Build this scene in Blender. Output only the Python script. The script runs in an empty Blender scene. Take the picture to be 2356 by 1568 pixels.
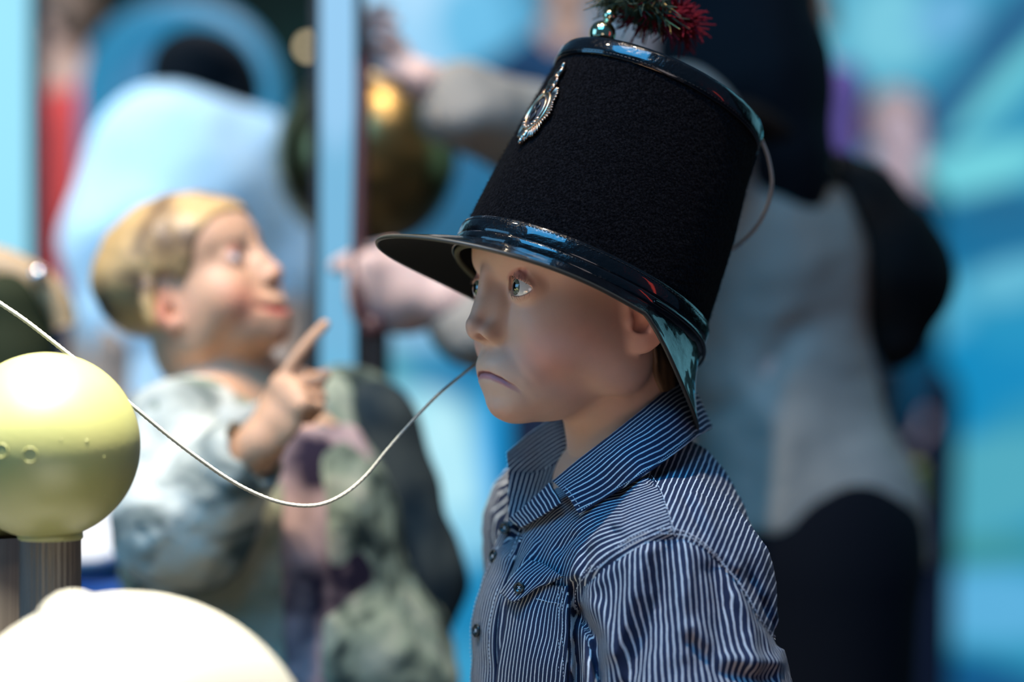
import bpy, math, random
import numpy as np
from mathutils import Vector, Matrix
from mathutils.bvhtree import BVHTree

random.seed(7)
RNG = np.random.RandomState(11)
scene = bpy.context.scene
COL = scene.collection

# ------------------------------------------------------------------ camera
FPX, FPY = 2356, 1568
LENS, SENSOR = 85.0, 36.0
KPX = SENSOR / LENS / FPX            # metres per pixel per metre of depth
CAM_Z = 1.05
cam_data = bpy.data.cameras.new('camera')
cam_data.lens = LENS
cam_data.sensor_width = SENSOR
cam_data.sensor_fit = 'HORIZONTAL'
cam_data.clip_start = 0.05
cam_data.clip_end = 60
cam_data.dof.use_dof = True
cam_data.dof.focus_distance = 1.67
cam_data.dof.aperture_fstop = 2.0
cam_data.dof.aperture_blades = 0
cam = bpy.data.objects.new('camera', cam_data)
COL.objects.link(cam)
cam.location = (0, 0, CAM_Z)
cam.rotation_euler = (math.radians(90), 0, 0)
scene.camera = cam

# ------------------------------------------------------------------ colour management
scene.view_settings.view_transform = 'Standard'
scene.view_settings.look = 'None'
scene.view_settings.exposure = 0.0
scene.view_settings.gamma = 1.0
scene.view_settings.use_curve_mapping = False
scene.cycles.use_denoising = True
scene.cycles.max_bounces = 6
scene.cycles.diffuse_bounces = 3
scene.cycles.glossy_bounces = 3
scene.cycles.transmission_bounces = 4
scene.cycles.sample_clamp_indirect = 6.0
scene.cycles.sample_clamp_direct = 0.0
scene.cycles.caustics_reflective = False
scene.cycles.caustics_refractive = False

# ------------------------------------------------------------------ world: dim blue light of the exhibition hall
world = bpy.data.worlds.new('World')
scene.world = world
world.use_nodes = True
wb = world.node_tree.nodes['Background']
wb.inputs[0].default_value = (0.10, 0.30, 0.55, 1)
wb.inputs[1].default_value = 0.22

# ------------------------------------------------------------------ lamps
def lamp(name, kind, loc, target, energy, color, **kw):
    d = bpy.data.lights.new(name, kind)
    d.energy = energy
    d.color = color
    for k, v in kw.items():
        setattr(d, k, v)
    o = bpy.data.objects.new(name, d)
    COL.objects.link(o)
    o.location = loc
    v = Vector(target) - Vector(loc)
    o.rotation_euler = v.to_track_quat('-Z', 'Y').to_euler()
    return o

# warm ceiling spotlights over the exhibit table and the boys
lamp('ceiling_spotlight', 'SPOT', (-0.02, 1.34, 3.3), (0.10, 1.72, 0.9), 230, (1.0, 0.80, 0.60), spot_size=math.radians(34), spot_blend=0.5, shadow_soft_size=0.035)
lamp('table_spotlight', 'SPOT', (-0.33, 1.36, 2.9), (-0.36, 1.56, 0.9), 1700, (1.0, 0.93, 0.74), spot_size=math.radians(20), spot_blend=0.5, shadow_soft_size=0.06)
lamp('hall_spotlight', 'SPOT', (-0.9, 1.5, 3.2), (-0.44, 2.26, 0.9), 250, (1.0, 0.82, 0.60), spot_size=math.radians(40), spot_blend=0.6, shadow_soft_size=0.06)
lamp('woman_fill_spot', 'SPOT', (0.8, 1.6, 3.4), (0.45, 2.7, 0.9), 42, (0.95, 0.88, 0.80), spot_size=math.radians(50), spot_blend=0.8, shadow_soft_size=0.1)  # unseen fill added to lift the woman's top
lamp('arm_fill_spot', 'SPOT', (-0.6, 1.5, 2.9), (-0.32, 2.5, 1.12), 130, (1.0, 0.86, 0.80), spot_size=math.radians(24), spot_blend=0.7, shadow_soft_size=0.08)  # unseen fill added to brighten the woman's arms and hands
lamp('adult_fill_spot', 'SPOT', (-1.6, 2.2, 3.0), (-0.85, 3.3, 1.1), 300, (0.80, 0.95, 1.0), spot_size=math.radians(36), spot_blend=0.7, shadow_soft_size=0.1)  # cool fill added to brighten the adult's pale shirt
lamp('sphere_spotlight', 'SPOT', (0.40, 2.45, 3.2), (-0.17, 2.9, 1.27), 70, (1.0, 0.85, 0.62), spot_size=math.radians(22), spot_blend=0.5, shadow_soft_size=0.10)
lamp('far_fill_light', 'AREA', (0.0, 4.2, 3.1), (0.0, 5.6, 1.2), 95, (0.9, 0.92, 1.0), size=2.0, size_y=1.0, shape='RECTANGLE')  # unseen area fill added to light the far visitors
# added unseen lamps standing in for screen glow, table bounce and frontal fill
lamp('screen_side_fill', 'AREA', (-2.6, 1.2, 1.9), (0.05, 1.75, 1.0), 30, (0.18, 0.55, 1.0), size=1.6, size_y=1.6, shape='RECTANGLE')
lamp('blue_overhead_fill', 'AREA', (-0.4, 0.5, 3.1), (0.1, 1.8, 1.1), 66, (0.06, 0.46, 1.0), size=1.4, size_y=1.4, shape='RECTANGLE')
lamp('warm_low_light', 'SPOT', (-0.45, 0.80, 0.36), (0.06, 1.7, 1.05), 46, (1.0, 0.54, 0.28), spot_size=math.radians(26), spot_blend=0.6, shadow_soft_size=0.25)  # added lamp imitating warm bounce off the lit table
lamp('front_fill_light', 'SPOT', (0.08, -0.3, 0.50), (0.10, 1.7, 1.03), 62, (0.97, 0.84, 0.86), spot_size=math.radians(22), spot_blend=0.5, shadow_soft_size=0.8)  # unseen frontal fill added to even out the face
lamp('cyan_back_light', 'AREA', (1.9, 3.4, 1.8), (0.1, 1.8, 1.1), 5, (0.25, 0.75, 0.95), size=1.2, size_y=1.8, shape='RECTANGLE')
lamp('red_glint_light', 'AREA', (1.9, 0.9, 1.2), (0.2, 1.75, 1.1), 1.2, (1.0, 0.08, 0.05), size=0.10, size_y=0.9, shape='RECTANGLE')  # unseen red strip added for glints in the patent leather


def W(px, py, Y):
    """point (mm) seen at pixel (px, py) of the photograph at depth Y mm"""
    return np.array([(px - FPX / 2) * KPX * Y, Y, CAM_Z * 1000 - (py - FPY / 2) * KPX * Y])


def Wm(px, py, Y):
    return Vector(W(px, py, Y * 1000) / 1000)

# ================================================================== materials
def mat(name, color, rough=0.6, metal=0.0, **kw):
    m = bpy.data.materials.new(name)
    m.use_nodes = True
    b = m.node_tree.nodes['Principled BSDF']
    if rough >= 0.8:
        b.inputs['Specular IOR Level'].default_value = 0.12
    b.inputs['Base Color'].default_value = (*color, 1)
    b.inputs['Roughness'].default_value = rough
    b.inputs['Metallic'].default_value = metal
    for k, v in kw.items():
        b.inputs[k].default_value = v
    return m


def nd(m, t, **kw):
    n = m.node_tree.nodes.new(t)
    for k, v in kw.items():
        if k.startswith('i_'):
            key = k[2:]
            key = int(key) if key.isdigit() else key.replace('_', ' ')
            n.inputs[key].default_value = v
        else:
            setattr(n, k, v)
    return n


def lk(m, a, b):
    m.node_tree.links.new(a, b)


def bsdf(m):
    return m.node_tree.nodes['Principled BSDF']


def bump(m, scale, strength, dist=0.001, detail=4, coord='Object', stretch=(1, 1, 1), kind='noise', prev=None):
    tc = nd(m, 'ShaderNodeTexCoord')
    mp = nd(m, 'ShaderNodeMapping')
    mp.inputs['Scale'].default_value = stretch
    lk(m, tc.outputs[coord], mp.inputs[0])
    if kind == 'noise':
        n = nd(m, 'ShaderNodeTexNoise', i_Scale=scale, i_Detail=detail)
        out = n.outputs['Fac']
    else:
        n = nd(m, 'ShaderNodeTexVoronoi', i_Scale=scale)
        out = n.outputs['Distance']
    lk(m, mp.outputs[0], n.inputs['Vector'])
    bp = nd(m, 'ShaderNodeBump', i_Strength=strength, i_Distance=dist)
    lk(m, out, bp.inputs['Height'])
    if prev is not None:
        lk(m, prev.outputs[0], bp.inputs['Normal'])
    lk(m, bp.outputs[0], bsdf(m).inputs['Normal'])
    return bp


def noise_color(m, c1, c2, scale, lo=0.4, hi=0.6, detail=3, coord='Object', stretch=(1, 1, 1), distortion=0.0):
    tc = nd(m, 'ShaderNodeTexCoord')
    mp = nd(m, 'ShaderNodeMapping')
    mp.inputs['Scale'].default_value = stretch
    lk(m, tc.outputs[coord], mp.inputs[0])
    n = nd(m, 'ShaderNodeTexNoise', i_Scale=scale, i_Detail=detail, i_Distortion=distortion)
    lk(m, mp.outputs[0], n.inputs['Vector'])
    r = nd(m, 'ShaderNodeValToRGB')
    r.color_ramp.elements[0].position = lo
    r.color_ramp.elements[1].position = hi
    r.color_ramp.elements[0].color = (*c1, 1)
    r.color_ramp.elements[1].color = (*c2, 1)
    lk(m, n.outputs['Fac'], r.inputs[0])
    lk(m, r.outputs[0], bsdf(m).inputs['Base Color'])
    return r


def emit_mat(name, color, strength):
    m = mat(name, (0.02, 0.02, 0.02), 0.5)
    b = bsdf(m)
    b.inputs['Emission Color'].default_value = (*color, 1)
    b.inputs['Emission Strength'].default_value = strength
    return m


# ================================================================== object helpers
def link(name, me, m=None, parent=None, smooth=True):
    o = bpy.data.objects.new(name, me)
    COL.objects.link(o)
    if m is not None:
        me.materials.append(m)
    if smooth and len(me.polygons):
        me.polygons.foreach_set('use_smooth', [True] * len(me.polygons))
    if parent is not None:
        o.parent = parent
        o.matrix_parent_inverse = parent.matrix_world.inverted() if parent.type != 'EMPTY' or True else Matrix()
    return o


def thing(name, label, cat, loc=(0, 0, 0), group=None):
    o = bpy.data.objects.new(name, None)
    COL.objects.link(o)
    o.location = loc
    o.empty_display_size = 0.05
    o['label'] = label
    o['category'] = cat
    if group:
        o['group'] = group
    bpy.context.view_layer.update()
    return o


def tag(o, label, cat, group=None):
    o['label'] = label
    o['category'] = cat
    if group:
        o['group'] = group
    return o


def struct(o):
    o['kind'] = 'structure'
    return o


def np_mesh(name, V, F, scale=0.001, attrs=None):
    """V (n,3) in mm, F (m,4) or (m,3) int"""
    me = bpy.data.meshes.new(name)
    V = np.asarray(V, dtype=np.float32) * scale
    F = np.asarray(F, dtype=np.int32)
    k = F.shape[1]
    me.vertices.add(len(V))
    me.vertices.foreach_set('co', V.ravel())
    me.loops.add(F.size)
    me.loops.foreach_set('vertex_index', F.ravel())
    me.polygons.add(len(F))
    me.polygons.foreach_set('loop_start', np.arange(0, F.size, k, dtype=np.int32))
    me.polygons.foreach_set('loop_total', np.full(len(F), k, dtype=np.int32))
    me.update(calc_edges=True)
    if attrs:
        for an, av in attrs.items():
            a = me.attributes.new(an, 'FLOAT', 'POINT')
            a.data.foreach_set('value', np.asarray(av, dtype=np.float32).ravel())
    me.validate()
    return me


def box(name, lo, hi, m, parent=None, bevel=0.0, seg=3):
    import bmesh
    bm = bmesh.new()
    bmesh.ops.create_cube(bm, size=1)
    for v in bm.verts:
        for i in range(3):
            v.co[i] = lo[i] + (v.co[i] + 0.5) * (hi[i] - lo[i])
    if bevel > 0:
        bmesh.ops.bevel(bm, geom=bm.edges[:], offset=bevel, segments=seg, affect='EDGES', profile=0.5)
    me = bpy.data.meshes.new(name)
    bm.to_mesh(me)
    bm.free()
    return link(name, me, m, parent, smooth=False)


def grid_faces(nu, nv, closed_u=False, closed_v=False):
    iu = np.arange(nu if closed_u else nu - 1)
    iv = np.arange(nv if closed_v else nv - 1)
    U, V_ = np.meshgrid(iu, iv, indexing='ij')
    U2, V2 = (U + 1) % nu, (V_ + 1) % nv
    return np.stack([U * nv + V_, U2 * nv + V_, U2 * nv + V2, U * nv + V2], -1).reshape(-1, 4)


def revolve(name, prof, center, m, parent=None, n=96, axis=None, scale=0.001, attrs=None):
    """prof: (r, z) list in mm, turned about the vertical (or about frame axis) through centre (mm)"""
    prof = np.asarray(prof, float)
    th = np.linspace(0, 2 * np.pi, n, endpoint=False)
    R, Z = prof[:, 0], prof[:, 1]
    P = np.stack([np.outer(np.cos(th), R), np.outer(np.sin(th), R), np.outer(np.ones(n), Z)], -1).reshape(-1, 3)
    if axis is not None:
        P = P @ np.asarray(axis)          # rows: x', y', z' directions in world
    P = P + np.asarray(center)
    F = grid_faces(n, len(prof), closed_u=True)
    me = np_mesh(name, P, F, scale)
    return link(name, me, m, parent)


def catmull(P, n):
    """smooth curve through points P (k,d), n samples per span"""
    P = np.asarray(P, float)
    Q = np.vstack([2 * P[0] - P[1], P, 2 * P[-1] - P[-2]])
    out = []
    for i in range(len(P) - 1):
        p0, p1, p2, p3 = Q[i:i + 4]
        t = np.linspace(0, 1, n, endpoint=False)[:, None]
        out.append(0.5 * ((2 * p1) + (-p0 + p2) * t + (2 * p0 - 5 * p1 + 4 * p2 - p3) * t ** 2 + (-p0 + 3 * p1 - 3 * p2 + p3) * t ** 3))
    out.append(P[-1:])
    return np.vstack(out)


def tube(name, P, r, m, parent=None, n=12, scale=0.001, smoothn=0, closed_ends=True, ret=False):
    """tube about points P (mm), radius r (scalar or per point)"""
    P = np.asarray(P, float)
    r = np.broadcast_to(np.asarray(r, float), (len(P),)).copy() if np.ndim(r) <= 1 and np.size(r) in (1, len(P)) else np.interp(np.linspace(0, 1, len(P)), np.linspace(0, 1, len(r)), r)
    if smoothn:
        rr = r
        P2 = catmull(P, smoothn)
        r = np.interp(np.linspace(0, 1, len(P2)), np.linspace(0, 1, len(P)), rr)
        P = P2
    T = np.gradient(P, axis=0)
    T /= np.linalg.norm(T, axis=1)[:, None] + 1e-9
    ref = np.array([0.0, 0.0, 1.0]) if abs(T[0][2]) < 0.9 else np.array([1.0, 0, 0])
    N = []
    for t in T:
        a = ref - t * np.dot(ref, t)
        a /= np.linalg.norm(a) + 1e-9
        N.append(a)
        ref = a
    N = np.array(N)
    B = np.cross(T, N)
    th = np.linspace(0, 2 * np.pi, n, endpoint=False)
    V = (P[:, None, :] + r[:, None, None] * (np.cos(th)[None, :, None] * N[:, None, :] + np.sin(th)[None, :, None] * B[:, None, :])).reshape(-1, 3)
    F = grid_faces(len(P), n, closed_v=True)
    if closed_ends:
        a, b = len(V), len(V) + 1
        V = np.vstack([V, P[0], P[-1]])
        k = np.arange(n)
        k2 = (k + 1) % n
        F = np.vstack([F, np.stack([k2, k, np.full(n, a), np.full(n, a)], -1), np.stack([k + (len(P) - 1) * n, k2 + (len(P) - 1) * n, np.full(n, b), np.full(n, b)], -1)])
        F1 = F[:-2 * n]
        tri = F[-2 * n:, :3]
        if ret:
            return V, np.vstack([F1, np.hstack([tri, tri[:, 2:3]])])
        me = bpy.data.meshes.new(name)
        me.from_pydata((V * scale).tolist(), [], F1.tolist() + tri.tolist())
        me.update()
        return link(name, me, m, parent)
    if ret:
        return V, F
    return link(name, np_mesh(name, V, F, scale), m, parent)


def join_polys(parts):
    """parts: list of (V, F) with quads -> merged arrays"""
    Vs, Fs, off = [], [], 0
    for V, F in parts:
        Vs.append(V)
        Fs.append(np.asarray(F) + off)
        off += len(V)
    return np.vstack(Vs), np.vstack(Fs)


# ================================================================== signed distance fields, all in mm
def ell(p, c, r, R=None):
    q = p - np.asarray(c, np.float32)
    if R is not None:
        q = q @ np.asarray(R, np.float32)      # columns of R: the local axes
    r = np.asarray(r, np.float32)
    k0 = np.sqrt(((q / r) ** 2).sum(1))
    k1 = np.sqrt(((q / r ** 2) ** 2).sum(1)) + 1e-9
    return k0 * (k0 - 1) / k1


def cap(p, a, b, ra, rb=None):
    a, b = np.asarray(a, np.float32), np.asarray(b, np.float32)
    rb = ra if rb is None else rb
    ab = b - a
    t = np.clip(((p - a) @ ab) / (float(ab @ ab) + 1e-9), 0, 1)
    q = p - a - t[:, None] * ab
    return np.sqrt((q ** 2).sum(1)) - (ra + (rb - ra) * t)


def smin(a, b, k):
    h = np.clip(0.5 + 0.5 * (b - a) / k, 0, 1)
    return b * (1 - h) + a * h - k * h * (1 - h)


def smax(a, b, k):
    return -smin(-a, -b, k)


def gauss(p, c, s):
    q = (p - np.asarray(c, np.float32)) / np.asarray(s, np.float32)
    return np.exp(-(q ** 2).sum(1))


def dpoly(p, pts):
    d = None
    for a, b in zip(pts[:-1], pts[1:]):
        e = cap(p, a, b, 0.0)
        d = e if d is None else np.minimum(d, e)
    return d


_NC = {}
def vnoise(p, scale, seed=0):
    """smooth value noise in -1..1, feature size 'scale' mm"""
    n = 32
    if seed not in _NC:
        _NC[seed] = np.random.RandomState(seed + 100).rand(n, n, n).astype(np.float32) * 2 - 1
    T = _NC[seed]
    q = p / scale
    i = np.floor(q).astype(np.int64)
    f = (q - i).astype(np.float32)
    f = f * f * (3 - 2 * f)
    out = 0
    for dx in (0, 1):
        for dy in (0, 1):
            for dz in (0, 1):
                w = (f[:, 0] if dx else 1 - f[:, 0]) * (f[:, 1] if dy else 1 - f[:, 1]) * (f[:, 2] if dz else 1 - f[:, 2])
                out = out + w * T[(i[:, 0] + dx) % n, (i[:, 1] + dy) % n, (i[:, 2] + dz) % n]
    return out


def mesh_sdf(fn, lo, hi, h, coarse=4, slack=1.9, smooth=1):
    """surface nets over a narrow band. fn: (N,3) float32 mm -> distance. returns V, F(quads)"""
    lo = np.asarray(lo, float)
    hi = np.asarray(hi, float)
    H = h * coarse
    nc = np.ceil((hi - lo) / H).astype(int) + 1
    g = [lo[i] + (np.arange(nc[i]) + 0.5) * H for i in range(3)]
    C = np.stack(np.meshgrid(*g, indexing='ij'), -1).reshape(-1, 3).astype(np.float32)
    dc = np.concatenate([fn(C[i:i + 400000]) for i in range(0, len(C), 400000)])
    D = np.repeat(np.repeat(np.repeat(np.sign(dc).reshape(nc).astype(np.float32) * 50, coarse, 0), coarse, 1), coarse, 2)
    act = np.abs(dc) < H * slack
    ai = np.stack(np.unravel_index(np.nonzero(act)[0], nc), -1)
    off = np.stack(np.meshgrid(*[np.arange(coarse)] * 3, indexing='ij'), -1).reshape(-1, 3)
    I = (ai[:, None, :] * coarse + off[None]).reshape(-1, 3)
    for s in range(0, len(I), 400000):
        J = I[s:s + 400000]
        P = (lo + (J + 0.5) * h).astype(np.float32)
        D[J[:, 0], J[:, 1], J[:, 2]] = fn(P)
    S = D < 0
    # cells with a sign change
    cnt = np.zeros(np.array(D.shape) - 1, np.int8)
    for dx in (0, 1):
        for dy in (0, 1):
            for dz in (0, 1):
                cnt += S[dx:S.shape[0] - 1 + dx, dy:S.shape[1] - 1 + dy, dz:S.shape[2] - 1 + dz]
    cells = np.stack(np.nonzero((cnt > 0) & (cnt < 8)), -1)
    idx = np.full(cnt.shape, -1, np.int32)
    idx[cells[:, 0], cells[:, 1], cells[:, 2]] = np.arange(len(cells))
    acc = np.zeros((len(cells), 3))
    num = np.zeros(len(cells))
    E = []
    for ax in range(3):
        o1, o2 = [a for a in range(3) if a != ax]
        for u in (0, 1):
            for v in (0, 1):
                a = [0, 0, 0]
                a[o1] = u
                a[o2] = v
                b = list(a)
                b[ax] = 1
                E.append((a, b))
    for a, b in E:
        da = D[cells[:, 0] + a[0], cells[:, 1] + a[1], cells[:, 2] + a[2]]
        db = D[cells[:, 0] + b[0], cells[:, 1] + b[1], cells[:, 2] + b[2]]
        mk = (da < 0) != (db < 0)
        t = np.where(mk, da / np.where(mk, da - db, 1), 0)
        pos = np.array(a)[None] + t[:, None] * (np.array(b) - np.array(a))[None]
        acc += pos * mk[:, None]
        num += mk
    V = lo + (cells + 0.5 + acc / num[:, None]) * h
    Fs = []
    for ax in range(3):
        o1, o2 = [a for a in range(3) if a != ax]
        sl0 = [slice(None)] * 3
        sl1 = [slice(None)] * 3
        sl0[ax] = slice(0, -1)
        sl1[ax] = slice(1, None)
        ch = S[tuple(sl0)] != S[tuple(sl1)]
        e = np.stack(np.nonzero(ch), -1)
        ok = (e[:, o1] > 0) & (e[:, o2] > 0) & (e[:, o1] < D.shape[o1] - 1) & (e[:, o2] < D.shape[o2] - 1)
        e = e[ok]
        def at(du, dv):
            c = e.copy()
            c[:, o1] -= du
            c[:, o2] -= dv
            return idx[c[:, 0], c[:, 1], c[:, 2]]
        q = np.stack([at(1, 1), at(0, 1), at(0, 0), at(1, 0)], -1)
        inside = S[e[:, 0], e[:, 1], e[:, 2]]
        flip = inside if ax != 1 else ~inside
        q = np.where(flip[:, None], q, q[:, ::-1])
        q = q[(q >= 0).all(1)]
        Fs.append(q)
    F = np.vstack(Fs)
    for _ in range(smooth):
        V = lap_smooth(V, F, 0.5)
    return V, F


def lap_smooth(V, F, w):
    n = len(V)
    e = np.vstack([F[:, [0, 1]], F[:, [1, 2]], F[:, [2, 3]], F[:, [3, 0]]])
    deg = np.bincount(e[:, 0], minlength=n) + np.bincount(e[:, 1], minlength=n)
    out = np.empty_like(V)
    for k in range(3):
        s = np.bincount(e[:, 0], V[e[:, 1], k], n) + np.bincount(e[:, 1], V[e[:, 0], k], n)
        out[:, k] = V[:, k] * (1 - w) + w * s / np.maximum(deg, 1)
    return out


def sdf_obj(name, fn, lo, hi, h, m, parent=None, attrs=None, smooth=1, coarse=4):
    V, F = mesh_sdf(fn, lo, hi, h, coarse, smooth=smooth)
    at = {k: f(V.astype(np.float32)) for k, f in attrs.items()} if attrs else None
    return link(name, np_mesh(name, V, F, attrs=at), m, parent)


def bounds(pts, pad):
    P = np.asarray(pts, float)
    return P.min(0) - pad, P.max(0) + pad


def prims_fn(prims, k=18):
    """smooth union of simple limbs: ('c', a, b, ra, rb[, k]) and ('e', centre, radii, R|None[, k])"""
    def fn(p):
        d = None
        for q in prims:
            if q[0] == 'c':
                e = cap(p, q[1], q[2], q[3], q[4])
            elif q[0] == 'e':
                e = ell(p, q[1], q[2], q[3])
            elif q[0] == 'f':
                e = q[1](p)
            kk = q[5] if q[0] == 'c' and len(q) > 5 else (q[4] if q[0] == 'e' and len(q) > 4 else (q[2] if q[0] == 'f' and len(q) > 2 else k))
            d = e if d is None else smin(d, e, kk)
        return d
    return fn


def frame(Fv, up=(0, 0, 1)):
    """columns f, s, u (s = u x f) as rows of a 3x3 matrix"""
    f = np.asarray(Fv, float)
    f /= np.linalg.norm(f)
    u = np.asarray(up, float)
    u = u - f * (f @ u)
    u /= np.linalg.norm(u)
    s = np.cross(u, f)
    return np.stack([f, s, u])


def to_local(p, O, A, sc=1.0):
    return ((p - np.asarray(O, np.float32)) @ np.asarray(A, np.float32).T) / np.float32(sc)


def to_world(q, O, A, sc=1.0):
    return np.asarray(q, float) * sc @ np.asarray(A) + np.asarray(O)


# ---------------------------------------------------------------- hands
def hand_sdf(O, A, sc=1.0, curls=(0.2, 0.3, 0.35, 0.4, 0.3), thumb_in=0.3, side=1):
    """hand whose wrist is at O; A rows: x along the fingers, y toward the thumb side, z out of the back of the hand.
    curls: index, middle, ring, little, thumb: 0 straight .. 1 fist"""
    segs = []
    fing = [(0, 25, 42, 26, 22, 9.0), (1, 8, 46, 29, 23, 9.2), (2, -9, 42, 27, 22, 8.8), (3, -25, 33, 20, 19, 7.8)]
    for i, y, l1, l2, l3, r in fing:
        c = curls[i]
        ang = 0.0
        p = np.array([86.0 - abs(y - 6) * 0.25, y, 0.0])
        prev = p
        spread = (y - 3) / 25.0 * 0.10 * (1 - c)
        for L, da, rr in ((l1, 1.45 * c + 0.06, r), (l2, 1.75 * c + 0.06, r * 0.92), (l3, 1.1 * c + 0.04, r * 0.84)):
            ang += da
            d = np.array([math.cos(ang) * math.cos(spread), math.sin(spread), -math.sin(ang)])
            nx = prev + d * L
            segs.append((prev, nx, rr, rr * 0.92))
            prev = nx
    # thumb leaves the side of the palm
    t = curls[4]
    a = np.array([22.0, 26.0, -8.0])
    b = a + np.array([34.0, 24.0 - 20 * t, -12.0 - 12 * t])
    c_ = b + np.array([30.0, 6.0 - 22 * t, -6.0 - 12 * t])
    d_ = c_ + np.array([22.0, -3.0 - 16 * t, -4.0 - 6 * t])
    segs += [(a, b, 13, 11), (b, c_, 11, 10), (c_, d_, 9.5, 8.2)]

    def fn(p):
        q = to_local(p, O, A, sc)
        palm = ell(q, (46, 0, -2), (50, 40, 15))
        palm = smin(palm, cap(q, (76, 26, 0), (76, -24, 0), 11, 9.5), 14)
        palm = smin(palm, cap(q, (0, 0, 0), (30, 2, -2), 22, 20), 16)
        d = palm
        fd = None
        for a_, b_, r1, r2 in segs:
            e = cap(q, a_, b_, r1, r2)
            fd = e if fd is None else np.minimum(fd, e)
        return smin(d, fd, 6) * sc
    return fn

# ================================================================== head
# local head frame (mm): f forward, s sideways (+ = the near side of the main boy), u up; origin between the ears at eye level
EYE_C = np.array([71.5, 27.5, 0.0])
EYE_R = 12.2


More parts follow.
